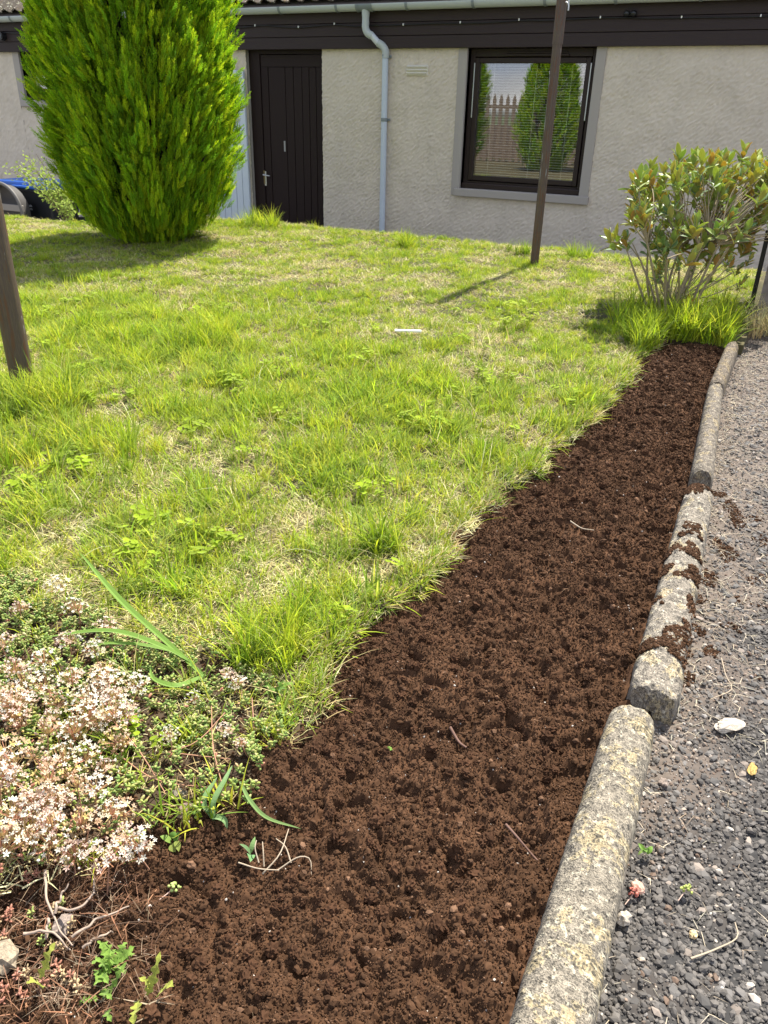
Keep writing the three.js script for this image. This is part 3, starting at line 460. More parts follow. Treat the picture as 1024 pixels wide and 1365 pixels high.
// ------------------------------------------------------------------ bush with bronze-backed leaves
{
  const b = hit(888, 432), bush = thing('evergreen_bush', 'leggy evergreen bush with glossy leaves and bronze undersides at the end of the bed', 'bush');
  const woodT = texture(256, 256, (u, v) => { const k = 0.58 + 0.12 * tileNoise(u, v, 30, 3) + 0.1 * tileNoise(u, v, 80, 3); return [k * 1.02, k * 0.92, k * 0.74]; }, true);
  const wood = std({ map: woodT, roughness: 0.9 });
  const mkLeaf = (under) => { const n = 6; return gridGeo(4, n, (u, v) => { const w = Math.pow(Math.sin(Math.PI * Math.pow(clamp(v * 0.985 + 0.01), 1.1)), 0.65) * 0.185, f = (u - 0.5) * 2; return [f * w, (Math.abs(f) * 0.05 - 0.12 * v * v + 0.04 * Math.sin(v * 3)) - (under ? 0.012 : 0), v]; }); };
  const lt = mkLeaf(false), lu = mkLeaf(true);
  const flip = lu.index.array; for (let i = 0; i < flip.length; i += 3) { const t = flip[i + 1]; flip[i + 1] = flip[i + 2]; flip[i + 2] = t; } lu.computeVertexNormals();
  const tri1 = lt.index.count; const merged = mergeGeometries([lt, lu], true);
  const tops = [[0.22, 0.36, 0.05], [0.30, 0.44, 0.055], [0.15, 0.28, 0.065], [0.42, 0.50, 0.07]].map((c) => phy({ color: rgb(...c), roughness: 1, transmission: 0.45, thickness: 0, clearcoat: 0.9, clearcoatRoughness: 0.28, side: THREE.DoubleSide }));
  const unders = [[0.74, 0.40, 0.07], [0.72, 0.54, 0.10], [0.66, 0.58, 0.10], [0.50, 0.58, 0.11]].map((c) => phy({ color: rgb(...c), roughness: 1, transmission: 0.6, thickness: 0, side: THREE.DoubleSide }));
  const depth = toPx(b)[2];
  const pt = (px, py, dz) => { const d = rayDir(px, py), t = (depth + dz) / d.dot(FW); return CAM.clone().addScaledVector(d, t); };
  const tips = [];
  const dome = (px) => { const t = (px - 945) / 130; return 215 + 38 * t * t * (t < 0 ? 1.2 : 0.4) ; };
  for (let i = 0; i < 185; i++) { const px = rr(838, 1060), lo = dome(px), py = lo + Math.pow(rng(), 1.15) * (px < 870 ? 65 : px > 985 ? 105 : 135); tips.push(pt(px, py, rr(-0.38, 0.42))); }
  for (const [x, y] of [[992, 205], [1005, 214], [815, 322], [822, 318], [834, 322], [1000, 345], [996, 332], [985, 300], [880, 330], [868, 225], [905, 345], [925, 352], [945, 345], [962, 338], [975, 352], [915, 325], [950, 365], [985, 360], [990, 375], [935, 330], [905, 210], [925, 212], [955, 215], [850, 270], [846, 285]]) tips.push(pt(x, y, rr(-0.15, 0.15)));
  const stems = new Map(); const leaves = [];
  const crown = []; for (let i = 0; i < 13; i++) { const a = i * 2.4; crown.push(V(b.x + 0.09 * Math.cos(a) * (i % 3 + 0.4) / 2, b.y, b.z + 0.08 * Math.sin(a) * (i % 3 + 0.4) / 2)); }
  const mains = crown.map((c, i) => { const a = i * 2.4 + 0.5, r = 0.10 + 0.2 * ((i * 0.618) % 1); const m = c.clone().add(V(Math.cos(a) * r, rr(0.35, 0.55), Math.sin(a) * r)), k = c.clone().lerp(m, 0.45).add(V(rr(-.04, .04), 0.03, rr(-.04, .04))); part(bush, 'stem', tube([c.clone().add(V(0, -0.04, 0)), k, m], 0.010, 0.006, 7), wood); return m; });
  for (const tip of tips) {
    let best = mains[0], bd = 1e9; for (const m of mains) { const d = m.distanceTo(tip) + 0.1 * rng(); if (d < bd && m.y < tip.y + 0.1) { bd = d; best = m; } }
    const low = tip.y < b.y + 0.42, st = low ? V(b.x, b.y + 0.12, b.z) : best, mid = st.clone().lerp(tip, 0.55).add(V(rr(-.03, .03), low ? -0.02 : rr(-.02, .05), rr(-.03, .03)));
    part(bush, 'twig', tube([st, mid, tip], 0.0045, 0.0022, 5), wood);
    const dir = tip.clone().sub(mid).normalize().lerp(V(0, 1, 0), 0.6).normalize(), n = Math.floor(rr(7, 13)), ph = rng() * 6.28, small = low ? 0.6 : 1;
    for (let j = 0; j < n; j++) {
      const a = ph + j * 2.4, tilt = j < 4 ? rr(0.1, 0.5) : rr(0.45, 1.3), len = rr(0.07, 0.105) * small;
      const o0 = tip.clone().addScaledVector(dir, -0.008 * j);
      // leaf frame: z axis along the leaf, y its upper side (towards the twig axis)
      const ref = Math.abs(dir.y) > 0.9 ? V(1, 0, 0) : V(0, 1, 0), e1 = V().crossVectors(dir, ref).normalize(), e2 = V().crossVectors(dir, e1);
      const rad = e1.clone().multiplyScalar(Math.cos(a)).addScaledVector(e2, Math.sin(a));
      const zax = dir.clone().multiplyScalar(Math.cos(tilt)).addScaledVector(rad, Math.sin(tilt)).normalize(), yax = dir.clone().multiplyScalar(Math.sin(tilt)).addScaledVector(rad, -Math.cos(tilt)).normalize(), xax = V().crossVectors(yax, zax);
      const m = new THREE.Matrix4().makeBasis(xax, yax, zax).scale(V(len * rr(0.9, 1.25), len, len)); m.setPosition(o0);
      const big = toPx(o0); leaves.push({ m, k: Math.floor(rng() * 4), u: Math.floor(Math.pow(rng(), 0.7) * 4), z: big[2] + (big[0] > 1030 ? 9 : 0) });
    }
  }
  function V0() { return V(0, 0, 0); }
  leaves.sort((a, c) => a.z - c.z);
  const rest = [];
  leaves.forEach((l, i) => { if (i < 300) { const p = part(bush, 'leaf', merged, [tops[l.k], unders[l.u]]); p.applyMatrix4(l.m); } else rest.push(l); });
  const byMat = {}; for (const l of rest) (byMat[l.k * 4 + l.u] ??= []).push([l.m, null]);
  for (const k in byMat) instances(bush, 'foliage', merged, [tops[k >> 2], unders[k & 3]], byMat[k]);
  // a few dead brown leaves hanging low
  for (const [x, y, s] of [[918, 392, 0.1], [927, 398, 0.11], [946, 402, 0.09], [938, 385, 0.07], [910, 405, 0.1]]) { const p = part(bush, 'dead_leaf', merged, [unders[1], unders[0]]); p.applyMatrix4(new THREE.Matrix4().compose(pt(x, y, -0.12), new THREE.Quaternion().setFromEuler(new THREE.Euler(rr(1.0, 1.5), rr(0, 6), 0, 'YXZ')), V(s * 1.4, s, s))); }
}

// ------------------------------------------------------------------ grass
function clump(n, rad, h0, h1, w, lean0, lean1, tint, segs = 3) {
  const T = new Tri();
  for (let i = 0; i < n; i++) {
    const a = rng() * 6.28, r = rad * Math.sqrt(rng()), p = V(Math.cos(a) * r, -0.008, Math.sin(a) * r), dirA = rng() * 6.28, d = V(Math.cos(dirA), 0, Math.sin(dirA)), side = V(-d.z, 0, d.x);
    const L = rr(h0, h1), l0 = rr(lean0, lean1), curl = rr(0.1, 0.9), ww = w * rr(0.7, 1.25), tw = rr(-0.6, 0.6); const c = tint();
    let q = p.clone(), ang = l0, L0 = null, R0 = null;
    for (let s = 0; s <= segs; s++) {
      const f = s / segs, wd = ww * (1 - Math.pow(f, 1.8)), sd = side.clone().applyAxisAngle(V(0, 1, 0), tw * f);
      const Lp = q.clone().addScaledVector(sd, wd / 2), Rp = q.clone().addScaledVector(sd, -wd / 2);
      if (s) { if (s < segs) T.quad(L0, Lp, Rp, R0, c); else T.tri(L0, q, R0, c); }
      L0 = Lp; R0 = Rp; q = q.clone().add(V(d.x * Math.sin(ang), Math.cos(ang), d.z * Math.sin(ang)).multiplyScalar(L / segs)); ang = Math.min(ang + curl * 0.45, 1.75);
    }
  }
  return T.geo();
}
const vary = (a, b) => () => { const k = rr(0.6, 1.35); return rgb(rr(a, b) * k, k, rr(a, b) * k); };
const grassMat = leafMat({ transmission: 0.45, clearcoat: 0.04, clearcoatRoughness: 0.4 }), strawMat = leafMat({ transmission: 0.25, clearcoat: 0.1, clearcoatRoughness: 0.5 });
const greens = [[0.33, 0.45, 0.018], [0.41, 0.51, 0.022], [0.21, 0.33, 0.018], [0.52, 0.56, 0.045], [0.28, 0.39, 0.05]], straws = [[0.64, 0.58, 0.27], [0.56, 0.49, 0.21], [0.70, 0.66, 0.38], [0.48, 0.37, 0.17]];
{
  const cg = [0, 1, 2, 3].map(() => clump(16, 0.036, 0.05, 0.12, 0.0054, 0.05, 0.95, vary(0.9, 1.12)));
  const cs = [0, 1, 2].map(() => clump(12, 0.045, 0.03, 0.075, 0.003, 0.9, 1.5, vary(0.95, 1.05), 2));
  const gl = cg.map(() => []), sl = cs.map(() => []);
  const free = (x, z) => { if (inBed(x, z) || x > (z < BED_END ? kerbX(z) + 0.04 : bedEdge(z) + 0.012)) return false; if (z < lawnBack(x) + 0.01) return false; return true; };
  for (let cx = -3.6; cx < 5.3; cx += 0.1) for (let cz = 1.55; cz < 9.1; cz += 0.1) {
    const d = Math.hypot(cx - CAM.x, cz - CAM.z, 1.3), pp = toPx(V(cx, G(cz), cz)); const vis = pp[2] > 0.2 && pp[0] > -330 && pp[0] < 1350 && pp[1] < 1800;
    const dens = (d < 3 ? 12 : d < 4.6 ? 9 : 11) * (vis ? 1 : 0.25);
    for (let i = 0; i < dens * 1.5; i++) {
      const x = cx + rng() * 0.1, z = cz + rng() * 0.1; if (!free(x, z)) continue;
      const sed = inSedum(x, z), s = dryness(x, z), y = lawnY(x, z);
      if (sed && rng() < (x > 4.0 ? 0.82 : 0.93)) continue;
      if (rng() < 0.92 - 0.55 * s) { const c = pick(greens), k = rr(0.85, 1.15), m = 0.25 * s * rng(), sc = rr(0.55, 1.1) * (1 - 0.25 * s) * (0.95 + 0.5 * n2(x * 1.9, z * 1.9) + 0.25 * n2(x * 6, z * 6)) * lerp(1, 0.46, sstep(5.6, 3.9, z)); gl[Math.floor(rng() * 4)].push([mtx(V(x, y, z), rr(-.15, .15), rng() * 6.28, rr(-.15, .15), sc * 1.1, sc, sc * 1.1), rgb(lerp(c[0], 0.45, m) * k, lerp(c[1], 0.42, m) * k, lerp(c[2], 0.18, m) * k)]); }
      if (rng() < 0.10 + 0.62 * s) { const c = pick(straws), k = rr(0.8, 1.15); sl[Math.floor(rng() * 3)].push([mtx(V(x, y + 0.004, z), 0, rng() * 6.28, 0, rr(0.7, 1.25)), rgb(c[0] * k, c[1] * k, c[2] * k)]); }
    }
  }
  cg.forEach((g, i) => instances(scene, 'lawn_grass', g, grassMat, gl[i], { label: 'short green grass blades growing over the lawn', category: 'grass' }));
  cs.forEach((g, i) => instances(scene, 'dry_grass', g, strawMat, sl[i], { label: 'dry straw coloured grass lying among the lawn', category: 'grass' }));
  // longer tufts
  const tall = [0, 1, 2].map(() => clump(22, 0.03, 0.10, 0.21, 0.0055, 0.03, 0.55, vary(0.92, 1.1), 4)), tl = tall.map(() => []);
  const spot = (px, py, n, rad, sc = 1) => { const c = hit(px, py); for (let i = 0; i < n; i++) { const a = rng() * 6.28, r = rad * Math.sqrt(rng()), x = c.x + Math.cos(a) * r, z = c.z + Math.sin(a) * r; if (!free(x, z)) continue; const k = rr(0.85, 1.15), g = pick(greens), s = sc * rr(0.6, 1.1); tl[i % 3].push([mtx(V(x, lawnY(x, z), z), rr(-.1, .1), rng() * 6.28, rr(-.1, .1), s), rgb(g[0] * k, g[1] * k, g[2] * k)]); } };
  spot(270, 460, 34, 0.2, 1.1); spot(240, 470, 10, 0.15, 0.75); spot(60, 545, 60, 0.2, 1.2); spot(110, 610, 22, 0.2, 1.0); spot(15, 620, 20, 0.15, 1.0); spot(20, 560, 20, 0.12, 1.1); spot(95, 590, 10, 0.15, 0.7); spot(512, 735, 14, 0.05, 1.0); spot(545, 330, 18, 0.12, 1.0); spot(690, 340, 10, 0.1, 0.9); spot(775, 345, 12, 0.12, 0.9); spot(345, 303, 26, 0.2, 1.15); spot(400, 310, 8, 0.2, 0.6); spot(455, 318, 6, 0.2, 0.5);  spot(880, 440, 90, 0.3, 1.5); spot(850, 455, 30, 0.16, 0.7); spot(930, 455, 70, 0.22, 1.4); spot(905, 468, 60, 0.18, 1.5); spot(865, 462, 30, 0.12, 1.2); spot(945, 466, 40, 0.14, 1.4); spot(970, 440, 34, 0.16, 1.5); spot(640, 600, 16, 0.2, 0.7); spot(150, 620, 16, 0.2, 0.75); spot(450, 620, 10, 0.12, 0.7); spot(250, 700, 12, 0.15, 0.7); spot(640, 560, 14, 0.25, 0.6); spot(500, 560, 14, 0.2, 0.45); spot(350, 560, 14, 0.25, 0.5); spot(380, 860, 14, 0.12, 0.85); spot(350, 880, 14, 0.08, 0.9); spot(420, 800, 8, 0.08, 0.6); spot(610, 690, 8, 0.08, 0.5); spot(690, 640, 10, 0.08, 0.5); spot(120, 480, 10, 0.25, 0.6); spot(180, 420, 10, 0.3, 0.6); spot(520, 440, 12, 0.3, 0.45); spot(740, 430, 14, 0.35, 0.4);
  tall.forEach((g, i) => instances(scene, 'tall_grass', g, grassMat, tl[i], { label: 'longer green grass tufts standing above the lawn', category: 'grass' }));
  const wisp = [0, 1].map(() => clump(3, 0.03, 0.14, 0.26, 0.0038, 0.25, 1.1, vary(0.92, 1.1), 6)), wsl = [[], []];
  for (let i = 0; i < 1500; i++) { const z = rr(4.4, 7.9), x = rr(0.6, 4.6); if (!free(x, z) || (inSedum(x, z) && rng() < 0.7)) continue; const g = rng() < 0.75 ? pick(greens) : pick(straws), k = rr(0.85, 1.15); wsl[i % 2].push([mtx(V(x, lawnY(x, z), z), 0, rng() * 6.28, 0, rr(0.5, 1.0)), rgb(g[0] * k, g[1] * k, g[2] * k)]); }
  wisp.forEach((g, i) => instances(scene, 'wispy_blades', g, grassMat, wsl[i], { label: 'single long wispy grass blades leaning over the lawn', category: 'grass' }));
  // straw hanging over the cut edge of the lawn
  const hang = []; for (let z = 4.1; z < 7.5; z += 0.006) { if (rng() < 0.12) continue; const x = bedEdge(z) - rr(-0.008, 0.03), c = rng() < 0.6 ? pick(straws) : pick(greens), k = rr(0.8, 1.1); hang.push([mtx(V(x, lawnY(x, z) - rr(0, 0.02), z), 0, rr(-0.5, 0.5), -rr(0.3, 1.2), rr(0.5, 0.9)), rgb(c[0] * k, c[1] * k, c[2] * k)]); }
  const over = []; for (let z = 4.05; z < 7.6; z += 0.011) { if (rng() < 0.35 + 0.4 * n2(z * 5, 2)) continue; const x = bedEdge(z) - rr(0.0, 0.03), c = rng() < 0.3 ? pick(straws) : pick(greens), k = rr(0.8, 1.15), s = rr(0.55, 1.1); over.push([mtx(V(x, lawnY(x, z) - 0.01, z), rr(-.2, .2), rng() * 6.28, 0, s), rgb(c[0] * k, c[1] * k, c[2] * k)]); over[over.length - 1][0].premultiply(new THREE.Matrix4().makeTranslation(x, lawnY(x, z), z).multiply(new THREE.Matrix4().makeRotationZ(-rr(0.2, 1.0))).multiply(new THREE.Matrix4().makeTranslation(-x, -lawnY(x, z), -z))); }
  instances(scene, 'edge_grass', cg[1], grassMat, over, { label: 'green tufts leaning over the cut edge of the lawn', category: 'grass' });
  // clover and broad leaved weeds in the turf
  const W = new Tri(); for (let i = 0; i < 9; i++) { const a = i * 2.4, r = rr(0.006, 0.03), h = rr(0.03, 0.06), c0 = V(Math.cos(a) * r, h, Math.sin(a) * r), k = rr(0.75, 1.2), cc = rgb(k, k, k), s = rr(0.006, 0.011), ring = []; for (let j = 0; j < 6; j++) ring.push(c0.clone().add(V(Math.cos(j * 1.047) * s, rr(0, 0.004), Math.sin(j * 1.047) * s * 1.35))); for (let j = 0; j < 6; j++) W.tri(c0, ring[j], ring[(j + 1) % 6], cc); const w = V(0.0008, 0, 0); W.quad(c0.clone().sub(w), c0.clone().add(w), V(0.0008, -0.005, 0), V(-0.0008, -0.005, 0), cc); }
  const wg = W.geo(), wl = []; for (let i = 0; i < 9000; i++) { const x = rr(-2.5, 4.6), z = rr(1.7, 8); if (!free(x, z) || fbm(x * 1.6 + 20, z * 1.6, 3) < 0.36 || (inSedum(x, z) && rng() < 0.6)) continue; const k = rr(0.8, 1.2); wl.push([mtx(V(x, lawnY(x, z), z), rr(-.3, .3), rng() * 6.28, rr(-.3, .3), rr(0.7, 1.2) * (z < 4.6 ? 0.6 : 1)), rgb(0.32 * k, 0.44 * k, 0.02 * k)]); }
  for (let i = 0; i < 16; i++) { const p = hit(690 + rr(-35, 35), 434 + rr(-16, 12)); wl.push([mtx(V(p.x, lawnY(p.x, p.z) + 0.01, p.z), rr(-.3, .3), rng() * 6.28, rr(-.3, .3), rr(0.8, 1.3)), rgb(0.38, 0.48, 0.035)]); }
  instances(scene, 'clover_weeds', wg, grassMat, wl, { label: 'small broad leaved weeds mixed into the turf', category: 'weeds' });
  instances(scene, 'edge_grass', cs[0], strawMat, hang, { label: 'dry grass hanging over the cut edge of the lawn', category: 'grass' });
}

// ------------------------------------------------------------------ crumbs of soil, grit and straw
function pebbleGeo(seed, flat = 1, det = 1) { const g0 = new THREE.IcosahedronGeometry(1, det), p = g0.attributes.position; for (let i = 0; i < p.count; i++) { const v = V(p.getX(i), p.getY(i), p.getZ(i)), k = 1 + 0.28 * n3(v.x * 1.3 + seed, v.y * 1.3, v.z * 1.3) + 0.14 * n3(v.x * 3 + seed, v.y * 3, v.z * 3); p.setXYZ(i, v.x * k, v.y * k * flat, v.z * k * 0.85); } g0.computeVertexNormals(); return g0; }
const spillTop = (() => { // top surface of the crumbling edging piece
  const [a, b, c, d] = [[832, 930], [908, 938], [912, 655], [952, 662]].map((p) => hit(...p, 0.01));
  return (x, z) => { const s = (z - (a.z + b.z) / 2) / ((c.z + d.z) / 2 - (a.z + b.z) / 2); if (s < 0.02 || s > 0.99) return null; const xl = lerp(a.x, c.x, s), xr = lerp(b.x, d.x, s), q = Math.abs((x - (xl + xr) / 2) / ((xr - xl) * 0.49)); if (q > 0.97) return null; return G(z) + 0.014 + 0.058 * Math.sqrt(1 - Math.pow(q, 2.6)) - 0.0174; };
})();
{
  const geos = [pebbleGeo(1, 0.8, 1), pebbleGeo(5, 0.7, 0), pebbleGeo(9, 0.9, 0)], ls = geos.map(() => []), m = phy({ roughness: 1, specularIntensity: 0.3 }), cl = [], clodG = (() => { const g = new THREE.IcosahedronGeometry(1, 3), p = g.attributes.position; for (let i = 0; i < p.count; i++) { const v = V(p.getX(i), p.getY(i), p.getZ(i)), q = 1 + 0.3 * n3(v.x * 1.5, v.y * 1.5, v.z * 1.5) + 0.22 * n3(v.x * 4, v.y * 4, v.z * 4) + 0.16 * n3(v.x * 9, v.y * 9, v.z * 9); p.setXYZ(i, v.x * q, v.y * q, v.z * q); } g.computeVertexNormals(); return g; })();
  const put = (x, z, y, s) => { const f = rng(), k = rr(0.6, 1.35); ls[Math.floor(rng() * 3)].push([mtx(V(x, y + s * 0.2, z), rng() * 6, rng() * 6, rng() * 6, s * rr(0.8, 1.3), s * rr(0.7, 1.1), s), f < 0.0025 && s < 0.004 ? rgb(0.5, 0.46, 0.4) : f < 0.06 ? rgb(0.15 * k, 0.085 * k, 0.05 * k) : rgb(0.069 * k, 0.036 * k, 0.0190 * k)]); };
  let n = 0;
  while (n < 260000) { const t = rng(), z = 8.75 - Math.pow(t, 1.6) * (8.75 - BED_END), x = rr(4.0, 5.26); if (x > kerbX(z) + 0.04) continue; if (!inBed(x, z) && !(z > 7.9 && x > bedEdge(z) - 0.12)) continue; n++; const d = Math.hypot(z - CAM.z, 1.3); put(x, z, soilY(x, z), (rng() < 0.02 ? rr(0.004, 0.008) : rr(0.0008, 0.0026)) * (0.7 + 0.25 * d)); }
  for (let i = 0; i < 26000; i++) { const z = rr(7.45, 8.4), x = rr(3.3, 4.62); if (inSedum(x, z) || x > bedEdge(z) - 0.1) put(x, z, Math.max(lawnY(x, z) - 0.03 * sstep(7.7, 8.0, z) * sstep(bedEdge(z) - 0.4, bedEdge(z), x), soilY(x, z)), rng() < 0.05 ? rr(0.004, 0.009) : rr(0.0015, 0.004)); }
  for (let i = 0; i < 26000; i++) { // spilled over the crumbling edging piece and the path
    const z = lerp(7.05, 5.75, rng()), x = kerbX(z) + 0.02 + Math.abs(rr(-1, 1) * rr(0, 1)) * 0.42, cover = fbm(x * 6, z * 5, 3); if (cover < 0.16 + (x - kerbX(z) - 0.1) * 0.7) continue;
    const ky = spillTop(x, z); put(x, z, ky ?? (x < kerbX(z) + 0.06 ? soilY(x, z) : tarY(x, z)), rr(0.002, 0.006)); }
  for (let i = 0; i < 2200; i++) { const z = 8.7 - Math.pow(rng(), 1.3) * (8.7 - BED_END), x = rr(4.3, 5.15); if (!inBed(x, z) || x > kerbX(z) - 0.01) continue; const s = rr(0.005, 0.013), k = rr(0.7, 1.2); cl.push([mtx(V(x, soilY(x, z) + s * 0.1, z), rng() * 6, rng() * 6, rng() * 6, s * rr(0.8, 1.4), s * rr(0.6, 1), s), rgb(0.070 * k, 0.0345 * k, 0.0182 * k)]); }
  instances(scene, 'soil_clods', clodG, m, cl, { label: 'small broken clods of compost on the bed', category: 'soil' });
  geos.forEach((g, i) => instances(scene, 'soil_crumbs', g, m, ls[i], { label: 'loose crumbs of dark brown compost over the bed', category: 'soil' }));
}
{ // grit on the tarmac
  const geos = [pebbleGeo(21, 0.6, 0), pebbleGeo(25, 0.75, 0), pebbleGeo(29, 0.5, 0)], ls = geos.map(() => []), m = std({ roughness: 0.8 });
  let n = 0; while (n < 120000) {
    const t = rng(), z = 8.9 - Math.pow(t, 1.5) * 6, x0 = kerbX(z) + 0.085 + 0.045 * sstep(6.0, 7.0, z), x = x0 + Math.pow(rng(), 1.15) * 0.95; n++;
    const d = dirtOn(x, z), f = rng(), k = rr(0.6, 1.5); let c;
    if (f < 0.62 * d) c = pick([rgb(0.20 * k, 0.15 * k, 0.112 * k), rgb(0.12 * k, 0.08 * k, 0.055 * k), rgb(0.28 * k, 0.23 * k, 0.18 * k), rgb(0.20 * k, 0.185 * k, 0.17 * k)]); else if (f > 0.983) c = rgb(0.36 * k, 0.32 * k, 0.27 * k); else c = rgb(0.098 * k, 0.088 * k, 0.077 * k);
    const s = (rng() < 0.16 ? rr(0.005, 0.0105) : rr(0.0018, 0.005)) * (1 - 0.45 * d * (f < 0.62 * d ? 1 : 0.3)); ls[Math.floor(rng() * 3)].push([mtx(V(x, tarY(x, z) + s * 0.15, z), rr(-.5, .5), rng() * 6.28, rr(-.5, .5), s * rr(0.8, 1.4), s, s), c]); }
  for (let i = 0; i < 2600; i++) { const z = 8.6 - Math.pow(rng(), 1.3) * 5, x = kerbX(z) + 0.15 + rng() * 0.9, s = rr(0.007, 0.0145), k = rr(0.6, 1.6), q = rng(); ls[i % 3].push([mtx(V(x, tarY(x, z), z), rr(-.3, .3), rng() * 6.28, rr(-.3, .3), s * rr(0.9, 1.4), s * 0.7, s), q < 0.8 ? rgb(0.095 * k, 0.088 * k, 0.08 * k) : rgb(0.2 * k, 0.165 * k, 0.135 * k)]); }
  geos.forEach((g, i) => instances(scene, 'path_grit', g, m, ls[i], { label: 'dark angular grit and brown crumbs strewn on the path', category: 'grit' }));
  // dry stalks and straw lying on the path and soil
  const st = [0, 1].map(() => clump(2, 0.012, 0.04, 0.12, 0.0021, 1.38, 1.56, vary(0.95, 1.05), 6)), l2 = st.map(() => []);
  for (let i = 0; i < 2600; i++) { const z = lerp(8.3, 3.6, Math.pow(rng(), 0.75)), x = kerbX(z) + 0.13 + Math.pow(rng(), 1.6) * 0.8; if (z > 7.2 && rng() < 0.75) continue; const c = pick([[0.52, 0.46, 0.34], [0.44, 0.38, 0.28], [0.60, 0.54, 0.40], [0.34, 0.27, 0.19]]), k = rr(0.8, 1.2); l2[i % 2].push([mtx(V(x, tarY(x, z) + 0.012, z), 0, rng() * 6.28, 0, rr(0.4, 0.95)), rgb(c[0] * k, c[1] * k, c[2] * k)]); }
  for (let i = 0; i < 50; i++) { const z = lerp(8.4, 4.2, rng()), x = lerp(bedEdge(z), 5.15, rng()); l2[i % 2].push([mtx(V(x, soilY(x, z) + 0.006, z), 0, rng() * 6.28, 0, rr(0.25, 0.55)), rgb(0.3, 0.2, 0.12)]); }
  st.forEach((g, i) => instances(scene, 'straw_litter', g, strawMat, l2[i], { label: 'dry straw and stalks littering the path', category: 'straw' }));
}

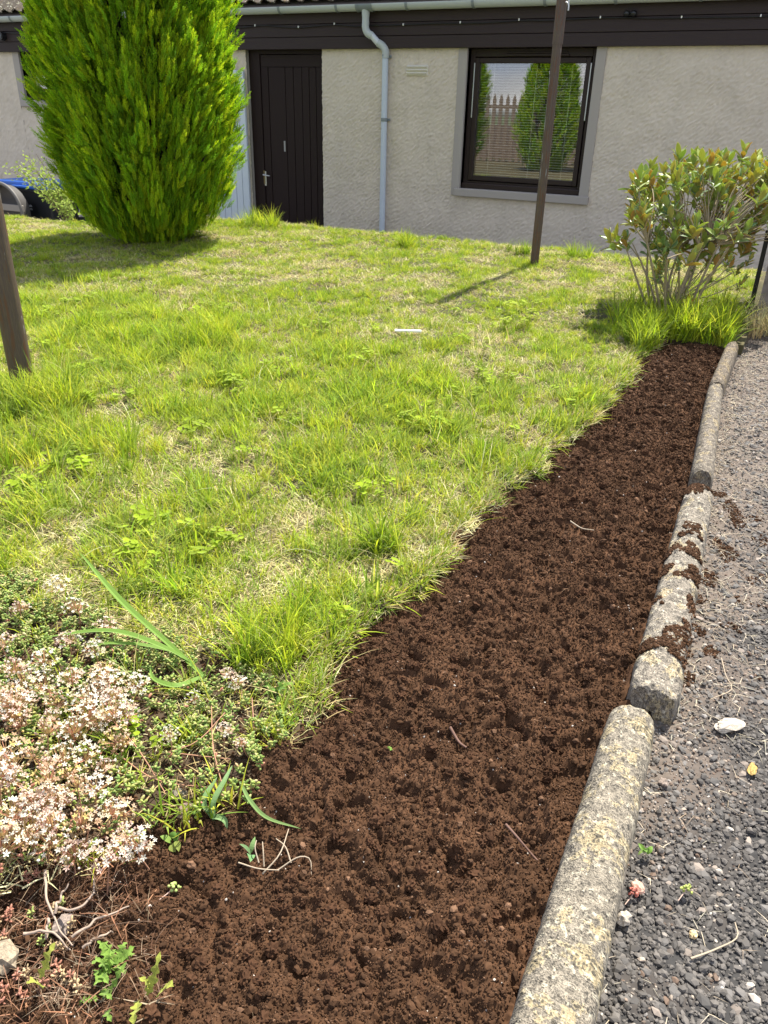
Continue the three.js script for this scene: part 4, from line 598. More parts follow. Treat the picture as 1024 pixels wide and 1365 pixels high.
// ------------------------------------------------------------------ flowering stonecrop
{
  const plant = thing('stonecrop', 'white flowering stonecrop carpet with bead like leaves and reddish stems', 'stonecrop');
  const bead = new THREE.IcosahedronGeometry(1, 1); bead.scale(0.62, 1, 0.62);
  const bm = phy({ roughness: 1, clearcoat: 0.5, clearcoatRoughness: 0.3, transmission: 0.15, thickness: 0 }), bl = [];
  const bc = [[0.26, 0.34, 0.05], [0.34, 0.38, 0.08], [0.16, 0.26, 0.04], [0.42, 0.40, 0.13], [0.22, 0.32, 0.06]], rc = [[0.50, 0.20, 0.12], [0.55, 0.36, 0.16], [0.58, 0.50, 0.24]];
  const sprig = (p, up, h, red = 0) => { const n = Math.floor(rr(7, 13)); for (let j = 0; j < n; j++) { const a = j * 2.4 + rng(), f = j / n, q = p.clone().addScaledVector(up, h * f), o = V(Math.cos(a), 0.55, Math.sin(a)).normalize(), s = rr(0.0026, 0.0048); const c = rng() < red ? pick(rc) : pick(bc), k = rr(0.8, 1.2); q.addScaledVector(o, 0.0065); bl.push([new THREE.Matrix4().compose(q, new THREE.Quaternion().setFromUnitVectors(V(0, 1, 0), o), V(s * 1.15, s * 1.5, s * 1.15)), rgb(c[0] * k, c[1] * k, c[2] * k)]); } };
  let n = 0; while (n < 3000) { const x = rr(3.0, 4.62), z = rr(7.2, 8.5); if (!inSedum(x, z) || x > bedEdge(z) + 0.02) continue; const thin = 0.5 + 0.5 * fbm(x * 5, z * 5, 3); if (rng() > thin + 0.3 - 0.4 * sstep(4.0, 4.3, x)) { n += 0.25; continue; } n++; sprig(V(x, lawnY(x, z) + rr(0.0, 0.025), z), V(rr(-.4, .4), 1, rr(-.4, .4)).normalize(), rr(0.012, 0.035), z > 8.15 ? 0.5 : 0.05); }
  instances(plant, 'leaves', bead, bm, bl);
  // flower heads: flat-topped clusters of small stars and buds
  const petal = leafMat({ transmission: 0.3 }), stemM = std({ color: rgb(0.42, 0.22, 0.13), roughness: 0.8 });
  const head = (R, open, pal, dome) => {
    const T = new Tri(), N = Math.floor(rr(26, 40));
    for (let i = 0; i < N; i++) {
      const a = i * 2.4, r = R * Math.sqrt((i + 0.5) / N), p = V(Math.cos(a) * r + rr(-.004, .004), -dome * r * r / R + rr(-.006, .005), Math.sin(a) * r + rr(-.003, .003)), nrm = V(Math.cos(a) * r / R * 0.7 + rr(-.25, .25), 1, Math.sin(a) * r / R * 0.7 + rr(-.25, .25)).normalize();
      const e1 = V(1, 0, 0).cross(nrm).normalize(), e2 = nrm.clone().cross(e1), s = rr(0.0040, 0.0068), ph = rng() * 6.28, c = pick(pal);
      if (rng() < open) for (let k = 0; k < 5; k++) { const b = ph + k * 1.2566, d = e1.clone().multiplyScalar(Math.cos(b)).addScaledVector(e2, Math.sin(b)), q = e1.clone().multiplyScalar(-Math.sin(b)).addScaledVector(e2, Math.cos(b)); T.quad(p, p.clone().addScaledVector(d, s * 0.55).addScaledVector(q, s * 0.24).addScaledVector(nrm, s * 0.2), p.clone().addScaledVector(d, s).addScaledVector(nrm, s * 0.35), p.clone().addScaledVector(d, s * 0.55).addScaledVector(q, -s * 0.24).addScaledVector(nrm, s * 0.2), c); }
      else { const w = s * 0.42, tip = p.clone().addScaledVector(nrm, s * 1.1), m0 = p.clone().addScaledVector(nrm, s * 0.5); const ring = [0, 1, 2, 3, 4].map((k) => m0.clone().addScaledVector(e1, Math.cos(k * 1.2566) * w).addScaledVector(e2, Math.sin(k * 1.2566) * w)); for (let k = 0; k < 5; k++) { T.tri(ring[k], ring[(k + 1) % 5], tip, c); T.tri(ring[(k + 1) % 5], ring[k], p, c); } }
      const sc = pick([rgb(0.55, 0.27, 0.17), rgb(0.52, 0.36, 0.16), rgb(0.40, 0.30, 0.12)]), ft = V(p.x * 0.12, -R * 0.95, p.z * 0.12), w2 = e1.clone().multiplyScalar(0.0009), mid = p.clone().lerp(ft, 0.4).addScaledVector(V(p.x, 0, p.z), 0.25);
      T.quad(p.clone().sub(w2), p.clone().add(w2), mid.clone().add(w2), mid.clone().sub(w2), sc); T.quad(mid.clone().sub(w2), mid.clone().add(w2), ft.clone().add(w2), ft.clone().sub(w2), sc);
    }
    return T.geo();
  };
  const fresh = [rgb(0.78, 0.74, 0.61), rgb(0.80, 0.77, 0.68), rgb(0.74, 0.65, 0.46)], pinky = [rgb(0.74, 0.65, 0.55), rgb(0.70, 0.50, 0.41), rgb(0.76, 0.70, 0.60), rgb(0.64, 0.46, 0.33)], old = [rgb(0.68, 0.50, 0.34), rgb(0.56, 0.36, 0.22), rgb(0.76, 0.64, 0.46), rgb(0.72, 0.55, 0.20)];
  const heads = [head(0.028, 0.85, fresh, 0.5), head(0.024, 0.5, pinky, 0.7), head(0.032, 0.75, fresh, 0.4), head(0.022, 0.2, pinky, 0.8), head(0.028, 0.35, old, 0.6), head(0.026, 0.7, pinky, 0.5), head(0.030, 0.55, fresh, 0.7), head(0.020, 0.3, old, 0.9)];
  const at = [[72, 772], [25, 803], [100, 800], [145, 826], [90, 846], [125, 858], [20, 880], [55, 872], [60, 905], [95, 895], [150, 895], [30, 925], [70, 930], [110, 925], [150, 922], [180, 905], [20, 955], [60, 965], [95, 958], [130, 955], [168, 945], [10, 990], [45, 1000], [80, 998], [115, 992], [20, 1030], [55, 1035], [88, 1030], [140, 1015], [15, 1070], [45, 1072], [112, 1085], [148, 1070], [165, 1105], [60, 1110], [95, 1128], [305, 893], [316, 905], [322, 985], [258, 925], [225, 975], [140, 1130], [180, 1120], [0, 850], [0, 915], [0, 1010], [75, 1060], [125, 1040], [150, 975], [40, 1110], [5, 1110], [300, 968]];
  for (let i = 0; i < 26; i++) at.push([rr(-10, 165), rr(885, 1115)]);
  at.forEach(([px, py], i) => {
    const sc = rr(1.05, 1.5) * (px > 200 ? 0.6 : 1), hgt = rr(0.05, 0.12) + 0.05 * clamp(1 - px / 160), p = hit(px, py, hgt); p.y = G(p.z) + hgt;
    const h = part(plant, 'flower_head', heads[(i * 3 + (i >> 2)) % 8], petal); h.position.copy(p); h.rotation.set(rr(-.35, .35), rng() * 6.28, rr(-.35, .35)); h.scale.setScalar(sc);
    part(plant, 'stem', tube([V(p.x + rr(-.02, .02), G(p.z), p.z + rr(-.02, .02)), V(p.x + rr(-.01, .01), p.y - 0.04, p.z), V(p.x, p.y - 0.02 * sc, p.z)], 0.0016, 0.0013, 5), stemM);
  });
  // trailing reddish stems and bare pale roots
  const root = std({ color: rgb(0.38, 0.29, 0.22), roughness: 0.9 });
  const px3 = (a) => a.map(([x, y, h]) => { const p = hit(x, y, h); return p; });
  for (const l of [[[215, 1005, .03], [260, 990, .05], [300, 950, .06]], [[150, 1000, .03], [210, 1040, .03], [280, 1050, .02]], [[225, 1003, .04], [270, 1008, .04], [308, 1012, .035]], [[150, 960, .05], [185, 1000, .04], [222, 1060, .02]], [[300, 1060, .02], [285, 1000, .05], [282, 940, .05]], [[340, 985, .02], [338, 960, .04], [336, 930, .05]]]) part(plant, 'stem', tube(px3(l), 0.0015, 0.0011, 6), stemM);
  for (const l of [[[60, 1160, .03], [62, 1200, .04], [75, 1230, .03], [95, 1262, .02]], [[75, 1210, .035], [105, 1212, .045], [122, 1195, .05], [126, 1170, .04]], [[95, 1250, .025], [115, 1235, .03], [172, 1208, .03]], [[30, 1244, .02], [70, 1245, .03], [95, 1266, .01]], [[72, 1215, .04], [80, 1195, .05], [92, 1180, .06]], [[65, 1225, .035], [62, 1250, .02], [64, 1240, .02]], [[110, 1262, .02], [135, 1248, .03], [150, 1240, .02]]]) { const cv = new THREE.CatmullRomCurve3(px3(l)), q = []; for (let i = 0; i <= 9; i++) q.push(cv.getPointAt(i / 9).add(V(rr(-.003, .003), rr(-.003, .003), rr(-.003, .003)))); part(plant, 'root', tube(q, 0.0029, 0.0012, 7), root); }
}
{ // dead brown stems and red sprigs lying in the corner of the bed
  const st = [0, 1, 2].map(() => clump(4, 0.02, 0.04, 0.10, 0.0024, 1.1, 1.6, vary(0.95, 1.05), 4)), l = st.map(() => []);
  for (let i = 0; i < 330; i++) { const p = hit(rr(-60, 215) * (rng() < 0.5 ? 1 : 0.7), rr(1120, 1365), 0.0), c = pick([[0.22, 0.13, 0.08], [0.34, 0.24, 0.15], [0.42, 0.32, 0.22], [0.14, 0.075, 0.045], [0.36, 0.18, 0.10]]), k = rr(0.7, 1.2); l[i % 3].push([mtx(V(p.x, Math.max(soilY(p.x, p.z), lawnY(p.x, p.z) - 0.03) + rr(0.004, 0.02), p.z), rr(-.3, .3), rng() * 6.28, rr(-.3, .3), rr(0.35, 0.9)), rgb(c[0] * k, c[1] * k, c[2] * k)]); }
  st.forEach((g, i) => instances(scene, 'dead_stems', g, strawMat, l[i], { label: 'dead brown stems and rootlets strewn in the corner of the bed', category: 'stems' }));
  const bead = new THREE.IcosahedronGeometry(1, 1); bead.scale(0.6, 1, 0.6); const bl = [];
  for (let i = 0; i < 60; i++) { const p = hit(rr(-50, 110), rr(1150, 1365), 0.0), up = V(rr(-.6, .6), 1, rr(-.6, .6)).normalize(), red = rng(), y = Math.max(soilY(p.x, p.z), lawnY(p.x, p.z) - 0.03) + 0.008; for (let j = 0; j < 9; j++) { const a = j * 2.4, o = V(Math.cos(a), 0.6, Math.sin(a)).normalize(), s = rr(0.0022, 0.0042), c = red < 0.4 ? [0.38, 0.17, 0.11] : red < 0.75 ? [0.45, 0.33, 0.18] : [0.26, 0.31, 0.08], k = rr(0.8, 1.2); bl.push([new THREE.Matrix4().compose(V(p.x, y, p.z).addScaledVector(up, j * 0.0022).addScaledVector(o, 0.005), new THREE.Quaternion().setFromUnitVectors(V(0, 1, 0), o), V(s, s * 1.4, s)), rgb(c[0] * k, c[1] * k, c[2] * k)]); } }
  instances(scene, 'red_stonecrop', bead, std({ roughness: 0.55 }), bl, { label: 'small reddish stonecrop sprigs among the dead stems', category: 'stonecrop' });
}
// ------------------------------------------------------------------ small plants, stones and twigs
{
  const leafGeo = (L, W, bend, tint) => { const T = new Tri(), n = 7; let pl = null, pr = null, pm = null; for (let i = 0; i <= n; i++) { const v = i / n, w = W * Math.pow(Math.sin(Math.PI * clamp(v * 0.93 + 0.07)), 0.8), y = bend * v * (1 - v) * 4 * L * 0.35, z = v * L, m = V(0, y, z), l = V(-w, y + w * 0.35, z), r = V(w, y + w * 0.35, z); if (i) { T.quad(pl, l, m, pm, tint); T.quad(pm, m, r, pr, tint); } pl = l; pr = r; pm = m; } return T.geo(); };
  const gm = leafMat({ transmission: 0.4, clearcoat: 0.2, clearcoatRoughness: 0.4 }), one = rgb(0.20, 0.34, 0.06), yel = rgb(0.42, 0.46, 0.08), pale = rgb(0.22, 0.36, 0.14);
  const strap = (pts, w, c) => { const T = new Tri(), cur = new THREE.CatmullRomCurve3(pts), n = 20; let a = null, b = null; for (let i = 0; i <= n; i++) { const p = cur.getPointAt(i / n), t = cur.getTangentAt(i / n), s = V(0, 1, 0).cross(t).normalize(), ww = w * Math.pow(Math.sin(Math.PI * clamp(0.12 + 0.88 * i / n)), 0.7), u = V(0, ww * 0.5, 0), l = p.clone().addScaledVector(s, ww).add(u), r = p.clone().addScaledVector(s, -ww).add(u); if (i) { T.quad(a[0], l, p, a[1], c); T.quad(a[1], p, r, a[2], c); } a = [l, p, r]; } return T.geo(); };
  const P = (x, y, h) => hit(x, y, h);
  const couch = thing('couch_grass', 'coarse grass with long broad blades arching over the stonecrop', 'grass plant');
  for (const [l, w] of [[[[270, 900, .03], [215, 850, .09], [165, 805, .14], [105, 735, .18]], .009], [[[260, 885, .04], [215, 862, .10], [150, 842, .13], [55, 850, .12]], .009], [[[245, 873, .05], [200, 862, .09], [150, 858, .11], [110, 862, .1]], .007], [[[275, 900, .03], [235, 915, .05], [205, 905, .06], [200, 890, .07]], .009]]) part(couch, 'blade', strap(l.map((q) => P(...q)), w, one), gm);
  const fallen = thing('broad_blade', 'single broad green blade lying curved on the dark soil', 'leaf'); part(fallen, 'blade', strap([P(320, 1042, .03), P(335, 1070, .04), P(355, 1090, .03), P(402, 1105, .015)], .0045, rgb(0.20, 0.32, 0.10)), gm);
  const plantain = thing('plantain_weed', 'small weed with long upright leaves beside the soil mound', 'weed');
  for (const [l, w] of [[[[285, 1095, .0], [285, 1070, .04], [300, 1040, .06], [310, 1020, .06]], .006], [[[282, 1090, .0], [272, 1070, .03], [290, 1035, .05]], .006], [[[280, 1088, .0], [300, 1095, .02], [303, 1105, .01]], .008]]) part(plantain, 'blade', strap(l.map((q) => P(...q)), w, pale), gm);
  const lobed = (L, W, c) => { const T = new Tri(), n = 16, ph = rng() * 6; let o = null; for (let i = 0; i <= n; i++) { const v = i / n, w = W * Math.pow(Math.sin(Math.PI * clamp(v * 0.9 + 0.1)), 0.6) * (0.62 + 0.38 * Math.sin(v * 26 + ph)), y = 0.3 * L * Math.sin(v * 2.4) * 0.5 + 0.03 * L * Math.sin(v * 11), x = 0.06 * L * Math.sin(v * 3 + ph), m = V(x, y, v * L), l = V(x - w, y + w * rr(0.1, 0.5), v * L + rr(-.1, .1) * w), r = V(x + w, y + w * rr(0.1, 0.5), v * L + rr(-.1, .1) * w), k = rr(0.8, 1.15), cc = rgb(c.r * k, c.g * k, c.b * k); if (o) { T.quad(o[0], l, m, o[1], cc); T.quad(o[1], m, r, o[2], cc); } o = [l, m, r]; } return T.geo(); };
  function rosette(px, py, n, L, W, c, label, name, h = 0.0, big = false) { const p = P(px, py, h), t = thing(name, label, 'weed'); const gs = [0, 1, 2].map(() => big ? lobed(L, W, c) : leafGeo(L, W, rr(0.3, 0.8), rgb(c.r * rr(0.8, 1.2), c.g * rr(0.8, 1.1), c.b))); for (let i = 0; i < n; i++) { const m = part(t, 'leaf', gs[i % 3], gm); m.position.set(p.x + rr(-.3, .3) * L, p.y + rr(0, 0.15) * L, p.z + rr(-.3, .3) * L); m.rotation.set(-rr(-0.1, 1.1), i * 2.4 + rng(), rr(-.5, .5), 'YXZ'); m.scale.set(rr(0.6, 1.15), rr(0.6, 1.1), rr(0.5, 1.15)); } return t; }
  rosette(232, 1122, 6, 0.026, 0.008, one, 'tiny bright green seedling at the foot of the stonecrop', 'seedling', 0.002);
  rosette(390, 966, 12, 0.03, 0.007, one, 'leafy green weed growing at the edge of the soil under the grass', 'leafy_weed', 0.005);
  rosette(370, 925, 14, 0.045, 0.006, one, 'spreading green weed between the grass edge and the stonecrop', 'leafy_weed', 0.01);
  rosette(522, 999, 3, 0.014, 0.005, one, 'single tiny green shoot poking out of the middle of the bed', 'seedling', 0.0);
  rosette(148, 1290, 15, 0.05, 0.012, rgb(0.22, 0.36, 0.06), 'bright green lobed weed half covered by spilled soil', 'leafy_weed', 0.01, true);
  rosette(140, 1340, 5, 0.06, 0.009, rgb(0.22, 0.36, 0.06), 'long lobed green leaf standing beside the spilled soil heap', 'leafy_weed', 0.0, true);
  rosette(205, 1338, 4, 0.07, 0.012, yel, 'yellowing lobed weed leaves lying on the soil', 'yellow_weed', 0.012, true);
  rosette(55, 1315, 2, 0.06, 0.011, yel, 'yellow green leaf among the red stonecrop sprigs', 'yellow_weed', 0.015, true);
  rosette(330, 1140, 3, 0.032, 0.008, pale, 'torn green leaf with pale broken stalks on the soil', 'torn_weed', 0.005);
  rosette(862, 1138, 5, 0.02, 0.006, one, 'tiny weed squeezed between the lichened kerb and the tarmac', 'seedling', -0.03);
  // sprigs of stonecrop lying about
  const bead = new THREE.IcosahedronGeometry(1, 1), bmat = (c) => phy({ color: c, roughness: 0.6, clearcoat: 0.4, clearcoatRoughness: 0.3 });
  const sprigs = [[232, 1183, rgb(0.36, 0.45, 0.12), 'loose pale green stonecrop sprig lying on the soil', 0], [845, 1190, rgb(0.45, 0.13, 0.09), 'red stonecrop sprig against the side of the near kerb', -0.035], [915, 1185, rgb(0.34, 0.40, 0.08), 'green stonecrop sprig lying on the dark tarmac', -0.035]];
  for (const [px, py, c, label, h] of sprigs) { const p = P(px, py, h + 0.01), t = thing('stonecrop_sprig', label, 'sprig'), m = bmat(c); for (let i = 0; i < 11; i++) { const b = part(t, 'bead', bead, m), a = i * 2.4; b.position.set(p.x + Math.cos(a) * 0.006 * Math.sqrt(i / 4) + rr(-.003, .003), p.y + 0.010 - 0.0012 * i + rr(-.003, .003), p.z + Math.sin(a) * 0.006 * Math.sqrt(i / 4)); b.scale.set(rr(0.002, 0.0035), rr(0.003, 0.0055), rr(0.002, 0.0035)); b.rotation.set(rng(), rng(), rng()); } part(t, 'stalk', tube([V(p.x, p.y, p.z), V(p.x - 0.004, p.y - 0.004, p.z + 0.012), V(p.x - 0.01, p.y - 0.006, p.z + 0.03)], 0.0015, 0.001, 5), std({ color: rgb(0.5, 0.35, 0.28), roughness: 0.9 })); }
  // stones
  const stoneM = (c) => { const t = texture(128, 128, (u, v) => { const k = 1 + 0.25 * tileNoise(u, v, 10, 2) + 0.25 * tileNoise(u, v, 34, 7); return [c[0] * k, c[1] * k, c[2] * k]; }, true); return std({ map: t, roughness: 0.9 }); };
  const white = stoneM([0.70, 0.66, 0.60]), grey = stoneM([0.52, 0.47, 0.43]), tan = stoneM([0.80, 0.70, 0.52]), ylw = stoneM([0.66, 0.55, 0.32]);
  for (const [px, py, w, fl, m, label, sd, h] of [[972, 968, 0.024, 0.42, white, 'broken white stone chip lying on the brown dirt of the path', 3, -0.035], [1003, 1026, 0.012, 0.45, ylw, 'small yellow chip of stone on the tarmac', 6, -0.035], [832, 1226, 0.015, 0.9, white, 'white stone pressed against the foot of the near kerb', 8, -0.03], [924, 1247, 0.009, 0.7, tan, 'small cream pebble on the dark tarmac', 11, -0.035], [850, 1184, 0.014, 0.8, stoneM([0.78, 0.62, 0.54]), 'pinkish pebble beside the red stonecrop sprig', 14, -0.03], [884, 1044, 0.013, 0.6, grey, 'grey pebble beside the broken end of the near kerb', 16, -0.035], [248, 1082, 0.02, 0.55, stoneM([0.50, 0.42, 0.38]), 'rough brown stone among the weeds at the soil edge', 18, 0.005], [238, 1062, 0.017, 0.7, stoneM([0.42, 0.40, 0.34]), 'rounded olive stone behind the rough brown stone', 22, 0.008], [186, 1128, 0.018, 0.8, grey, 'grey stone sunk in the soil under the stonecrop flowers', 26, 0.004], [85, 1235, 0.02, 0.6, grey, 'grey stone under the bare pale roots', 28, 0.0], [5, 1280, 0.03, 0.7, stoneM([0.55, 0.50, 0.42]), 'large pale stone beside the red stonecrop sprigs', 31, 0.0]]) {
    const p = P(px, py, h), s = single('stone', pebbleGeo(sd, fl, 2), m, label, 'stone'); s.position.copy(p); s.position.y += w * fl * 0.35; s.scale.setScalar(w); s.rotation.y = sd * 1.3; if (fl < 0.5) s.scale.x *= 1.7;
  }
  const litter = single('plastic_strip', new RoundedBoxGeometry(0.16, 0.012, 0.03, 2, 0.004), std({ color: rgb(0.75, 0.76, 0.78), roughness: 0.5 }), 'small white strip lying in the grass in the middle of the lawn', 'litter'); { const p = P(544, 441, 0.05); litter.position.copy(p); litter.rotation.y = 0.45; }
  // twigs
  const tw = std({ color: rgb(0.16, 0.09, 0.065), roughness: 0.9 }), ptw = std({ color: rgb(0.42, 0.34, 0.24), roughness: 0.9 });
  for (const [pts, r, m, label] of [[[[675, 1095], [690, 1115], [715, 1132], [732, 1150]], 0.003, tw, 'reddish brown twig lying on the soil near the lichened kerb'], [[[760, 697], [775, 704], [791, 713]], 0.003, ptw, 'pale curved twig on the soil halfway along the bed'], [[[965, 865], [972, 890], [980, 903], [950, 920]], 0.0016, ptw, 'thin bent dry stalk on the brown path'], [[[925, 1265], [960, 1250], [988, 1235], [985, 1215]], 0.002, ptw, 'curved pale root lying on the dark tarmac'], [[[600, 970], [612, 985], [622, 1000]], 0.004, tw, 'flat brown bark sliver on the soil in the middle of the bed']]) single('twig', tube(pts.map(([x, y]) => { const p = hit(x, y, 0); p.y = (p.x > kerbX(p.z) + 0.14 ? tarY(p.x, p.z) + 0.012 : soilY(p.x, p.z) + 0.012); return p; }), r, r * 0.6, 6), m, label, 'twig');
  // dry stalks near the torn weed
  const dry = thing('dry_stalks', 'bunch of pale broken grass stalks lying on the soil', 'stalks');
  for (const l of [[[318, 1150, .01], [345, 1158, .02], [372, 1160, .012]], [[350, 1165, .01], [372, 1140, .03], [385, 1105, .035]], [[388, 1150, .01], [380, 1128, .025], [368, 1118, .03]], [[345, 1150, .02], [340, 1130, .04], [342, 1120, .045]], [[352, 1155, .01], [351, 1135, .03], [350, 1122, .035]], [[370, 1160, .01], [400, 1142, .03], [413, 1145, .025], [415, 1168, .005]]]) part(dry, 'stalk', tube(l.map((q) => P(...q)), 0.0017, 0.0010, 5), ptw);
}

// ------------------------------------------------------------------ things by the house and at the path end
{
  // wheelie bin
  const bin = thing('wheelie_bin', 'black wheelie bin with blue lid beside the house wall', 'bin'), z = 1.35;
  const lt = onWall(-6, 240, z), rtp = onWall(66, 240, z), body = std({ color: rgb(0.010, 0.011, 0.014), roughness: 0.5 }), blue = std({ color: rgb(0.035, 0.14, 0.52), roughness: 0.45 });
  const x0 = lt.x, x1 = rtp.x, top = onWall(30, 252, z).y, w = x1 - x0;
  const bodyG = (() => { const g = new RoundedBoxGeometry(w * 0.94, top + 0.2, 0.5, 3, 0.03), p = g.attributes.position; for (let i = 0; i < p.count; i++) { const k = 0.84 + 0.16 * (p.getY(i) / (top + 0.2) + 0.5); p.setX(i, p.getX(i) * k); p.setZ(i, p.getZ(i) * k); } g.translate((x0 + x1) / 2, (top - 0.2) / 2, z - 0.25); return g; })();
  part(bin, 'body', bodyG, body);
  part(bin, 'rim', box(x0 + 0.005, x1 - 0.005, top - 0.03, top + 0.005, z - 0.52, z + 0.015, 0.01), body);
  const lid = part(bin, 'lid', (() => { const g = new RoundedBoxGeometry(w + 0.02, 0.09, 0.56, 3, 0.03), p = g.attributes.position; for (let i = 0; i < p.count; i++) if (p.getY(i) > 0) { p.setX(i, p.getX(i) * 0.93); p.setZ(i, p.getZ(i) * 0.92); } g.translate((x0 + x1) / 2, top + 0.05, z - 0.25); return g; })(), blue);
  part(lid, 'lid_handle', box((x0 + x1) / 2 - 0.15, (x0 + x1) / 2 + 0.15, top + 0.02, top + 0.045, z + 0.02, z + 0.05, 0.008), blue);
  for (const s of [x0 + 0.06, x1 - 0.06]) { const g = new THREE.CylinderGeometry(0.1, 0.1, 0.05, 20); g.rotateZ(Math.PI / 2); g.translate(s, -0.12, z - 0.5); part(bin, 'wheel', g, body); }
  const cv = document.createElement('canvas'); cv.width = 256; cv.height = 160; const cx = cv.getContext('2d'); cx.fillStyle = '#050609'; cx.fillRect(0, 0, 256, 160); cx.fillStyle = '#d6d9de'; cx.font = 'bold 46px sans-serif'; cx.fillText('Scottish', 20, 50); cx.fillText('Borders', 20, 100); cx.font = '26px sans-serif'; cx.fillText('COUNCIL', 20, 138);
  const tx = new THREE.CanvasTexture(cv); tx.colorSpace = THREE.SRGBColorSpace; const a = onWall(26, 270, z + 0.002), b = onWall(50, 286, z + 0.002), pg = new THREE.PlaneGeometry(b.x - a.x, a.y - b.y); pg.translate((a.x + b.x) / 2, (a.y + b.y) / 2, 0);
  const lab = part(bin, 'print', pg, std({ map: tx, roughness: 0.5 })); lab.position.z = z + 0.004; 
}
{
  const z = 1.62, c = onWall(4, 283, z), r = onWall(31, 283, z).x - c.x, tub = thing('round_tub', 'grey rimmed round tub standing on edge in front of the bin', 'tub');
  const rim = new THREE.TorusGeometry(r - 0.02, 0.02, 10, 48); rim.translate(c.x, c.y, z); part(tub, 'rim', rim, std({ color: rgb(0.14, 0.13, 0.12), roughness: 0.6 }));
  const disc = new THREE.CylinderGeometry(r - 0.03, r * 0.85, 0.16, 40, 1, true); disc.rotateX(Math.PI / 2); disc.translate(c.x, c.y, z - 0.08); part(tub, 'side', disc, std({ color: rgb(0.06, 0.055, 0.05), roughness: 0.7, side: THREE.DoubleSide }));
  const base = new THREE.CircleGeometry(r * 0.86, 40); base.translate(c.x, c.y, z - 0.155); part(tub, 'base', base, std({ color: rgb(0.10, 0.09, 0.085), roughness: 0.8, side: THREE.DoubleSide }));
  part(tub, 'bar', box(c.x - r * 0.9, c.x + r * 0.9, c.y + 0.02, c.y + 0.10, z - 0.06, z - 0.03, 0.01), std({ color: rgb(0.28, 0.25, 0.22), roughness: 0.8 }));
}
{ // leafy shrub by the bin
  const b = onWall(97, 293, 1.9), s = thing('leafy_shrub', 'small light green leafy shrub beside the blue lidded bin', 'shrub'), T = new Tri();
  const wood = std({ color: rgb(0.16, 0.12, 0.06), roughness: 0.9 }), list = [];
  const L = new Tri(), one = rgb(1, 1, 1); L.quad(V(0, 0, 0), V(-0.32, 0.05, 0.5), V(0, 0, 1), V(0.32, 0.05, 0.5), one); const lg = L.geo();
  const ends = [[30, 205], [22, 218], [48, 205], [10, 225], [40, 222], [60, 235], [30, 240], [70, 250], [55, 255], [80, 262], [66, 240], [90, 270], [45, 236], [20, 228], [78, 275], [70, 268], [85, 250]];
  for (const [px, py] of ends) { const e = onWall(px, py, 1.9 + rr(-0.15, 0.2)), m = V(b.x, b.y - 0.05, b.z).lerp(e, 0.5).add(V(rr(-.03, .05), 0.06, 0)); part(s, 'stem', tube([V(b.x, b.y - 0.2, b.z), m, e], 0.006, 0.002, 5), wood); const cur = new THREE.CatmullRomCurve3([V(b.x, b.y - 0.2, b.z), m, e]); for (let i = 0; i < 55; i++) { const p = cur.getPointAt(rr(0.45, 1)).add(V(rr(-.06, .06), rr(-.05, .06), rr(-.06, .06))), k = rr(0.7, 1.25); list.push([mtx(p, rr(-1, 1), rng() * 6.28, rr(-1, 1), rr(0.03, 0.06)), rgb(0.34 * k, 0.44 * k, 0.09 * k)]); } }
  instances(s, 'foliage', lg, leafMat({ transmission: 0.4 }), list);
}
{ // white ribbed panel left of the door
  const p = thing('white_panel', 'white ribbed board standing on end between the conifer and the dark door', 'panel'), m = std({ color: rgb(0.58, 0.64, 0.70), roughness: 0.5 });
  for (let i = 0; i < 5; i++) part(p, 'rib', box(-1.075 - (i + 1) * 0.1 + 0.004, -1.075 - i * 0.1, -0.22, 1.72, 0.03, 0.055, 0.008), m);
  part(p, 'backing', box(-1.575, -1.077, -0.22, 1.71, 0.02, 0.034), m);
}
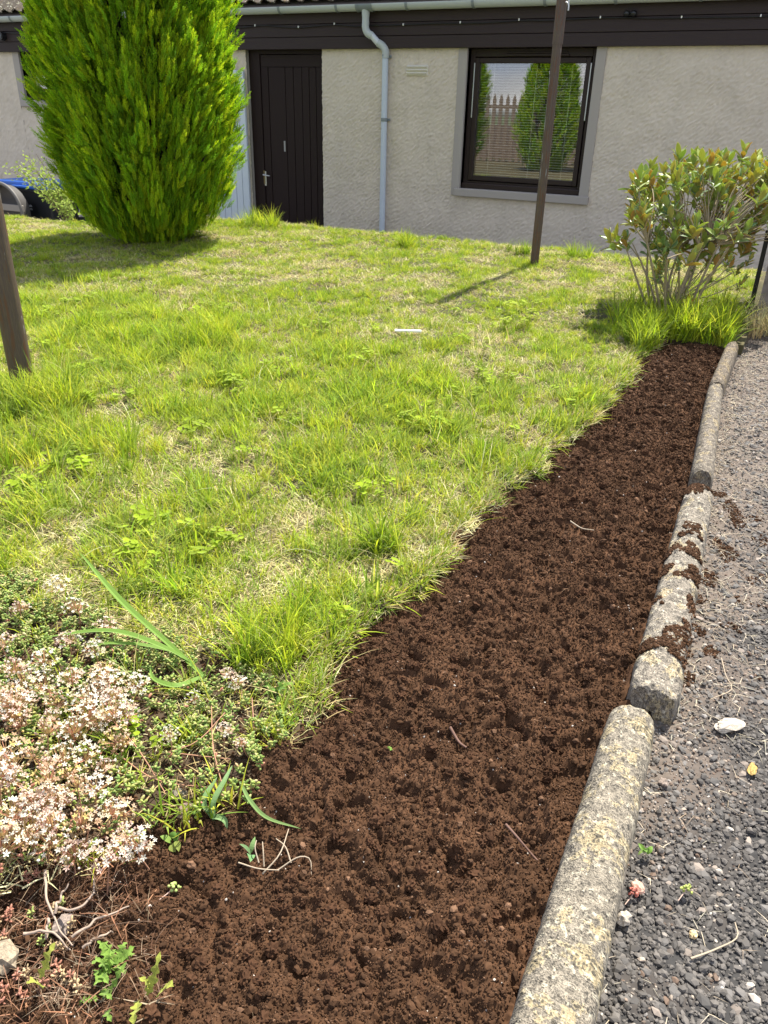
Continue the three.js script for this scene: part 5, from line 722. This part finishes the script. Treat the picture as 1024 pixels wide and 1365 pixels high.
{ // low rendered block, black post and dry grass at the end of the path
  const b = hit(1000, 414), d = toPx(b)[2];
  const post = thing('black_post', 'thin black post standing at the end of the path behind the bush', 'post'), bm = std({ color: rgb(0.01, 0.01, 0.012), roughness: 0.4 });
  part(post, 'shaft', box(b.x - 0.014, b.x + 0.014, G(b.z) - 0.1, G(b.z) + 0.5, b.z - 0.014, b.z + 0.014, 0.004), bm); part(post, 'cap', box(b.x - 0.018, b.x + 0.018, G(b.z) + 0.5, G(b.z) + 0.515, b.z - 0.018, b.z + 0.018, 0.004), bm);
  const w0 = hit(1006, 425), g = gridGeo(60, 40, (u, v) => { const x = lerp(w0.x, w0.x + 1.6, u), y = lerp(-0.2, 0.78, v); return [x, y, w0.z - 0.1 + 0.008 * n2(x * 40, y * 40) + 0.006 * n2(x * 90, y * 90), x, y]; }, (x, y) => { const k = 0.9 + 0.2 * n2(x * 12, y * 12); return [0.30 * k, 0.255 * k, 0.215 * k]; });
  const core = box(w0.x + 0.004, w0.x + 1.6, -0.2, 0.775, w0.z - 0.45, w0.z - 0.115); const blk = thing('low_wall', 'low rough brownish rendered wall at the end of the path', 'wall');
  part(blk, 'render', g, std({ vertexColors: true, roughness: 0.95, side: THREE.DoubleSide })); part(blk, 'core', core, std({ color: rgb(0.27, 0.23, 0.20), roughness: 0.95 }));
  part(blk, 'coping', box(w0.x - 0.02, w0.x + 1.6, 0.782, 0.83, w0.z - 0.48, w0.z - 0.07, 0.01), std({ color: rgb(0.38, 0.34, 0.3), roughness: 0.9 }));
  const cl = clump(26, 0.05, 0.18, 0.36, 0.004, 0.1, 0.7, vary(0.95, 1.05), 5), l = []; for (let i = 0; i < 14; i++) { const p = hit(rr(985, 1040), rr(425, 448)); const c = pick(straws); l.push([mtx(V(p.x, G(p.z) - 0.02, p.z), 0, rng() * 6, 0, rr(0.6, 1)), rgb(c[0], c[1], c[2])]); }
  instances(scene, 'wispy_grass', cl, strawMat, l, { label: 'wispy dry grass at the end of the path by the low wall', category: 'grass' });
}
{ // picket fence across the garden, seen only in the window pane
  const f = thing('picket_fence', 'brown pointed picket fence across the garden mirrored in the window', 'fence'), wm = std({ color: rgb(0.20, 0.155, 0.115), roughness: 0.9 }), z = 15.2;
  const sh = new THREE.Shape(); sh.moveTo(-0.055, 0); sh.lineTo(0.055, 0); sh.lineTo(0.055, 1.62); sh.lineTo(0, 1.78); sh.lineTo(-0.055, 1.62); const g = new THREE.ExtrudeGeometry(sh, { depth: 0.02, bevelEnabled: false });
  for (let x = -7.5; x < 3; x += 0.2) { const p = part(f, 'picket', g, wm); p.position.set(x, 0.02, z); }
  for (const y of [0.35, 1.42]) part(f, 'rail', box(-7.6, 3, y, y + 0.09, z + 0.021, z + 0.06), wm);
  for (let x = -7.4; x < 3; x += 2.4) part(f, 'post', box(x, x + 0.1, -0.1, 1.6, z + 0.061, z + 0.16), wm);
  single('garden_wall', box(-9, 5, -0.1, 0.95, 17.2, 17.45), std({ color: rgb(0.17, 0.13, 0.10), roughness: 0.95 }), 'low brown stone wall beyond the picket fence', 'wall');
}

renderer.render(scene, camera);
